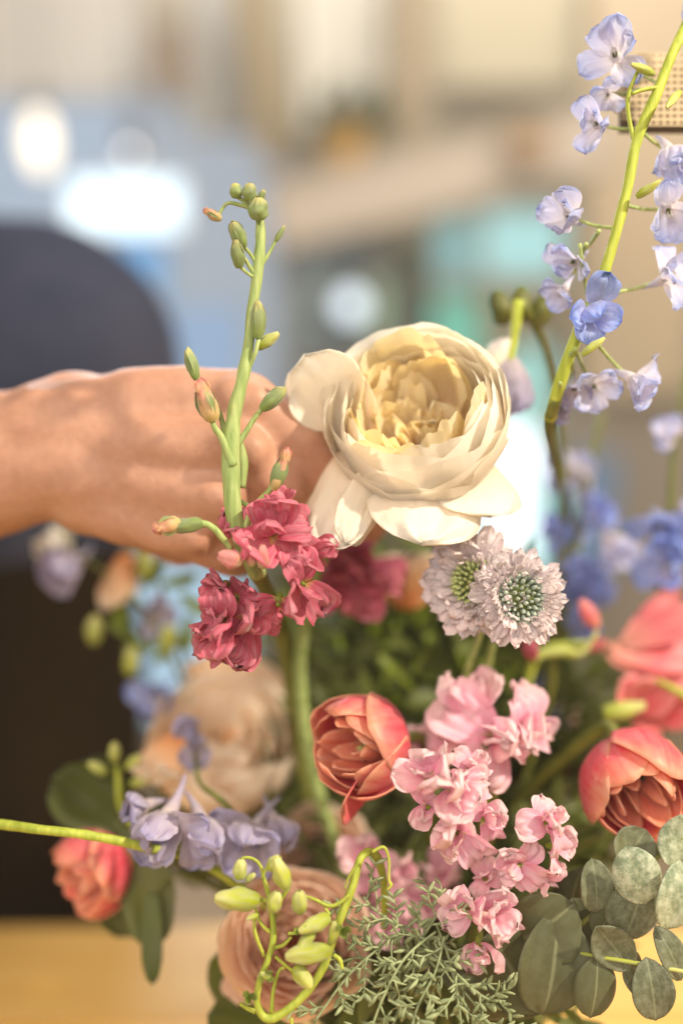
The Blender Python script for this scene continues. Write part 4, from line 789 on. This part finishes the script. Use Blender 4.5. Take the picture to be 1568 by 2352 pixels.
# ================================================================== EUCALYPTUS
def Q(x, y): return 875.7 + .4416 * x, 1692.9 + .4416 * y
eu = thing('eucalyptus_branch', 'silver green eucalyptus branch with round leaves at lower right', 'branch', at(1330, 2180, .445))
side(eu, [(*Q(900, 1080), .455, 6), (*Q(990, 1112), .447, 5), (*Q(1140, 1145), .442, 5), (*Q(1320, 1175), .440, 5), (*Q(1460, 1200), .438, 5), (*Q(1600, 1225), .438, 5)], M_BUDY, 'stem')
side(eu, [(*Q(600, 1500), .47, 8), (*Q(900, 1100), .458, 7), (*Q(1150, 880), .455, 6), (*Q(1350, 700), .45, 5), (*Q(1560, 520), .446, 5)], M_STEMD, 'stem')
def euleaf(parent, x, y, rx, ry, rot, d, m, tilt=(0, 0), seed=0, point=0.0):
    X, Y = Q(x, y); k = .4416 * PX * d * 100
    W = 2.25 * rx * k; L = 2.15 * ry * k
    P = at(X, Y, d); up = cdir(math.sin(rot), math.cos(rot), 0)
    B = P - up * L * CM * .5
    mb = MB()
    def f(u, v):
        u2 = 2 * u - 1; s = math.sin(math.pi * v) ** (.52 + .3 * point * v) if 0 < v < 1 else 0.0
        xx = W / 2 * u2 * s * (1 + .04 * noise.noise((v * 3, seed, u2))); yy = L * v
        zz = -.12 * W * (u2 * s) ** 2 * (1 if seed % 2 else -1) + .09 * L * math.sin(math.pi * v) * (1 if seed % 3 else -1) + .02 * L * noise.noise((u2 * 2, v * 2, seed)) - .012 * W * math.exp(-(u2 * s * 9) ** 2)
        return (xx * CM, yy * CM, zz * CM)
    mb.grid(f, 14, 16)
    M = TM[parent.name].inverted() @ yz(B, up + cdir(0, 0, 1) * tilt[1], cdir(tilt[0], 0, 1))
    o = link('leaf', mb.mesh('leaf', m), parent, M); solid(o, .0005)
for i, (x, y, rx, ry, rot, d, m, tl_, pt) in enumerate([
    (1330, 590, 120, 110, .6, .447, M_EUC, (.1, -.3), 0), (1320, 712, 112, 152, -.35, .440, M_EUCP, (-.1, .1), 0), (1510, 815, 108, 175, .15, .436, M_EUCP, (.2, .1), 0), (1545, 540, 85, 135, .3, .443, M_EUCP, (.3, 0), 0),
    (1100, 765, 84, 135, -.1, .449, M_EUC, (.2, .1), 0), (1300, 885, 128, 160, .25, .446, M_EUC, (0, .2), 0), (1195, 1085, 98, 150, -.65, .441, M_EUC, (-.2, .2), .8), (1105, 1295, 104, 155, .12, .442, M_EUCD, (.1, 0), .6),
    (1400, 1310, 100, 155, -.15, .437, M_EUC, (0, 0), .2), (1335, 1240, 62, 125, -.25, .441, M_EUC, (.5, 0), 0), (1490, 1125, 70, 145, -.45, .441, M_EUC, (.4, 0), 0), (1175, 920, 80, 120, .5, .452, M_EUCD, (0, 0), 0)]):
    euleaf(eu, x, y, rx, ry, rot, d, m, tl_, i, pt)
ed = thing('eucalyptus_branch', 'dark olive eucalyptus branch with broad leaves below the pink stock', 'branch', at(1220, 2200, .455))
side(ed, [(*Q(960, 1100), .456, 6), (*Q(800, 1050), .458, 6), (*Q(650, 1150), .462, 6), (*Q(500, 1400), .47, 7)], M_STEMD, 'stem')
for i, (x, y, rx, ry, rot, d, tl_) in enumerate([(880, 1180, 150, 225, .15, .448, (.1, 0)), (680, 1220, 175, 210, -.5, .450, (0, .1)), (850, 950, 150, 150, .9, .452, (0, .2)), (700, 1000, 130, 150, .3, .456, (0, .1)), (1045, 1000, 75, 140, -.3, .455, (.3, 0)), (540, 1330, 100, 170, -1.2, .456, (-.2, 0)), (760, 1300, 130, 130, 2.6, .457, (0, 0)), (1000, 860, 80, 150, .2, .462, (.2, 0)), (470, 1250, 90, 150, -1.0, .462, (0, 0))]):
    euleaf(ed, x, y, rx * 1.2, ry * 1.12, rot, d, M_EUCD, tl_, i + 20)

# ================================================================== LEAVES AND STEMS AT LEFT
gs = thing('cut_flower_stalk', 'bare bright green stem crossing in from the left edge', 'stem', at(160, 1910, .455))
side(gs, [(-200, 1870, .47, 11), (0, 1893, .458, 11), (90, 1905, .45, 11), (200, 1918, .45, 11), (330, 1945, .46, 11), (480, 1990, .48, 10), (700, 2150, .51, 10)], M_STEMY, 'stem', 12)
lv = thing('tulip_leaf', 'broad dull green leaf hanging down left of the ranunculus', 'leaf', at(340, 2020, .52))
guard(330, 1930, .53, 352, 2175, .51, (.1, .1, 1), 3.2, .1, -.2, .1, .03, 1001, M_DULL, lv, a=.25, p=3, name='blade'); side(lv, [(330, 1935, .53, 7), (460, 1960, .53, 7), (650, 2100, .52, 8)], M_STEMD, 'stem')
lv = thing('tulip_leaf', 'narrow dark green leaf tip pointing at the table at lower left', 'leaf', at(352, 2160, .50))
guard(350, 2050, .51, 350, 2262, .50, (0, .1, 1), 1.25, .05, -.1, .1, .02, 1002, M_LEAF, lv, a=.25, p=3, name='blade'); side(lv, [(350, 2060, .512, 4), (420, 2010, .52, 5), (600, 2100, .53, 6)], M_STEMD, 'stem')
lv = thing('dark_leaf', 'large dark olive leaf above the left tulip', 'leaf', at(200, 1840, .54))
guard(330, 1920, .54, 110, 1800, .54, (0, .6, .8), 4.2, .1, .3, .1, .04, 1003, M_LEAF, lv, name='blade'); guard(300, 1900, .55, 170, 1760, .55, (.2, .6, .8), 3.6, .1, .3, .1, .04, 1004, M_LEAF, lv, name='blade'); side(lv, [(330, 1915, .545, 6), (450, 1950, .55, 7), (650, 2150, .53, 8)], M_STEMD, 'stem')
lv = thing('dark_leaf', 'smooth dark leaf behind the left tulip facing the table', 'leaf', at(290, 2060, .54))
guard(330, 1960, .545, 270, 2150, .54, (.1, .1, 1), 3.6, .1, -.2, .1, .04, 1005, M_DULL, lv, name='blade'); side(lv, [(330, 1960, .55, 6), (480, 2000, .55, 7), (650, 2150, .53, 8)], M_STEMD, 'stem')
lv = thing('dark_leaf', 'dark green leaf at the bottom edge left of the ranunculus', 'leaf', at(510, 2320, .50))
guard(700, 2400, .51, 460, 2330, .50, (0, .5, .9), 4.0, .1, .2, .1, .03, 1006, M_LEAF, lv, name='blade'); guard(640, 2420, .51, 520, 2150, .51, (-.3, .2, .9), 3.6, .1, .2, .1, .03, 1007, M_LEAF, lv, name='blade')
sb = thing('green_sprig', 'bright green budding sprig in front of the dark apron at left', 'stem', at(270, 1800, .53))
side(sb, [(330, 1920, .53, 5), (280, 1860, .53, 7), (272, 1790, .53, 7), (268, 1760, .53, 5)], M_STEMY, 'stem')
for X, Y, dx, dy in ((245, 1775, -.8, .5), (290, 1765, .7, .6), (265, 1750, 0, 1), (300, 1800, .9, .2)): bud(sb, X, Y, .53, (dx, dy, .2), 1.0, .3, M_BUDY)

# ================================================================== FILLER GREENERY (a mass nobody could count)
def filler(name, spots, n, m, size, seed):
    r = random.Random(seed); mb = MB(); L1 = flat_petal(size, size * .32, .5, 2.2, .1, .6, .1, .05, 1, 3, 5); L2 = flat_petal(size * .8, size * .5, .5, 3, .1, -.6, .15, .05, 2, 3, 5)
    for (X, Y, d, rx, ry, rd) in spots:
        for i in range(n):
            while True:
                a, b, c = r.uniform(-1, 1), r.uniform(-1, 1), r.uniform(-1, 1)
                if a * a + b * b + c * c < 1: break
            p = at(X + a * rx, Y + b * ry, d + c * rd)
            mb.add(L1 if r.random() < .6 else L2, yz(p, (r.uniform(-.7, .7), r.uniform(-.5, .5), r.uniform(-.2, 1)), (r.uniform(-1, 1), r.uniform(-1, 0), r.uniform(0, 1))))
    return tag(link(name, mb.mesh(name, m)), kind='stuff')
filler('filler_foliage', [(880, 1470, .64, 270, 250, .05), (1120, 1560, .63, 170, 250, .04), (900, 1800, .60, 330, 240, .04), (1250, 1750, .61, 250, 260, .04)], 300, M_LEAF, 3.0, 1)
filler('lower_foliage', [(900, 2100, .56, 300, 220, .03), (1200, 2050, .56, 300, 220, .03), (700, 1930, .58, 220, 160, .03), (1000, 2330, .50, 330, 110, .03), (520, 1930, .60, 190, 110, .03)], 260, M_LEAF, 2.8, 2)
filler('painted_sunlit_foliage', [(860, 1420, .62, 220, 150, .03), (1060, 1450, .62, 160, 170, .03), (980, 1620, .60, 220, 120, .03)], 60, M_LEAFL, 2.0, 3)  # sunlight on these leaves is put in by a brighter leaf colour

# ================================================================== PERFORATED BOARD behind the upper delphinium
pt_ = thing('perforated_board', 'beige board with rows of small holes behind the upper delphinium stem', 'board', frame(at(1500, 205, .475), cdir(0, 0, 1)))
mb = MB(); step = .0030; ho = .0009; th = .0008
M_BRD = mat('perforated_board', (0.56, 0.44, 0.28), (0.62, 0.49, 0.32), 40, .8)
for iy in range(-5, 6):
    for ix in range(-6, 14):
        if (ix / 6.3 if ix < 0 else 0) ** 2 + (iy / 5.6) ** 2 > 1: continue
        cx, cy = ix * step, iy * step * .95; o_ = [(-step / 2, -step / 2 * .95), (step / 2, -step / 2 * .95), (step / 2, step / 2 * .95), (-step / 2, step / 2 * .95)]; h_ = [(-ho, -ho * .7), (ho, -ho * .7), (ho, ho * .7), (-ho, ho * .7)]
        b = len(mb.v)
        for zz in (0, -th):
            for (x, y) in o_ + h_: mb.v.append((cx + x, cy + y, zz)); mb.a.append((0, 0, 0))
        for k in range(4):
            k2 = (k + 1) % 4
            for q in ((k, k2, 4 + k2, 4 + k), (8 + k, 12 + k, 12 + k2, 8 + k2), (4 + k, 4 + k2, 12 + k2, 12 + k)): mb.f.append(tuple(b + z for z in q)); mb.m.append(0)
link('board', mb.mesh('board', M_BRD, False), pt_)
back = MB(); back.box((-.012, -.015, -.012), (.045, .015, -.010)); link('dark_backing', back.mesh('dark_backing', mat('backing', (0.16, 0.12, 0.08), None, 20, .9), False), pt_)

# ------------------------------------------------------------------ HAZE (thin volume added to imitate a milky lens veil)
hz = MB(); hz.box((-4, -2.6, -1.0), (4, BW + .6, 3.9)); h = link('lens_veil_haze', hz.mesh('lens_veil_haze', None, False)); h.data.materials.clear()
hm = bpy.data.materials.new('lens_veil_haze'); hm.use_nodes = True; hm.node_tree.nodes.clear(); ho_ = hm.node_tree.nodes.new('ShaderNodeOutputMaterial')
pv_ = hm.node_tree.nodes.new('ShaderNodeVolumePrincipled'); pv_.inputs['Color'].default_value = (0.95, 0.95, 0.95, 1); pv_.inputs['Density'].default_value = 0.016
hm.node_tree.links.new(pv_.outputs[0], ho_.inputs['Volume']); h.data.materials.append(hm); h['kind'] = 'stuff'
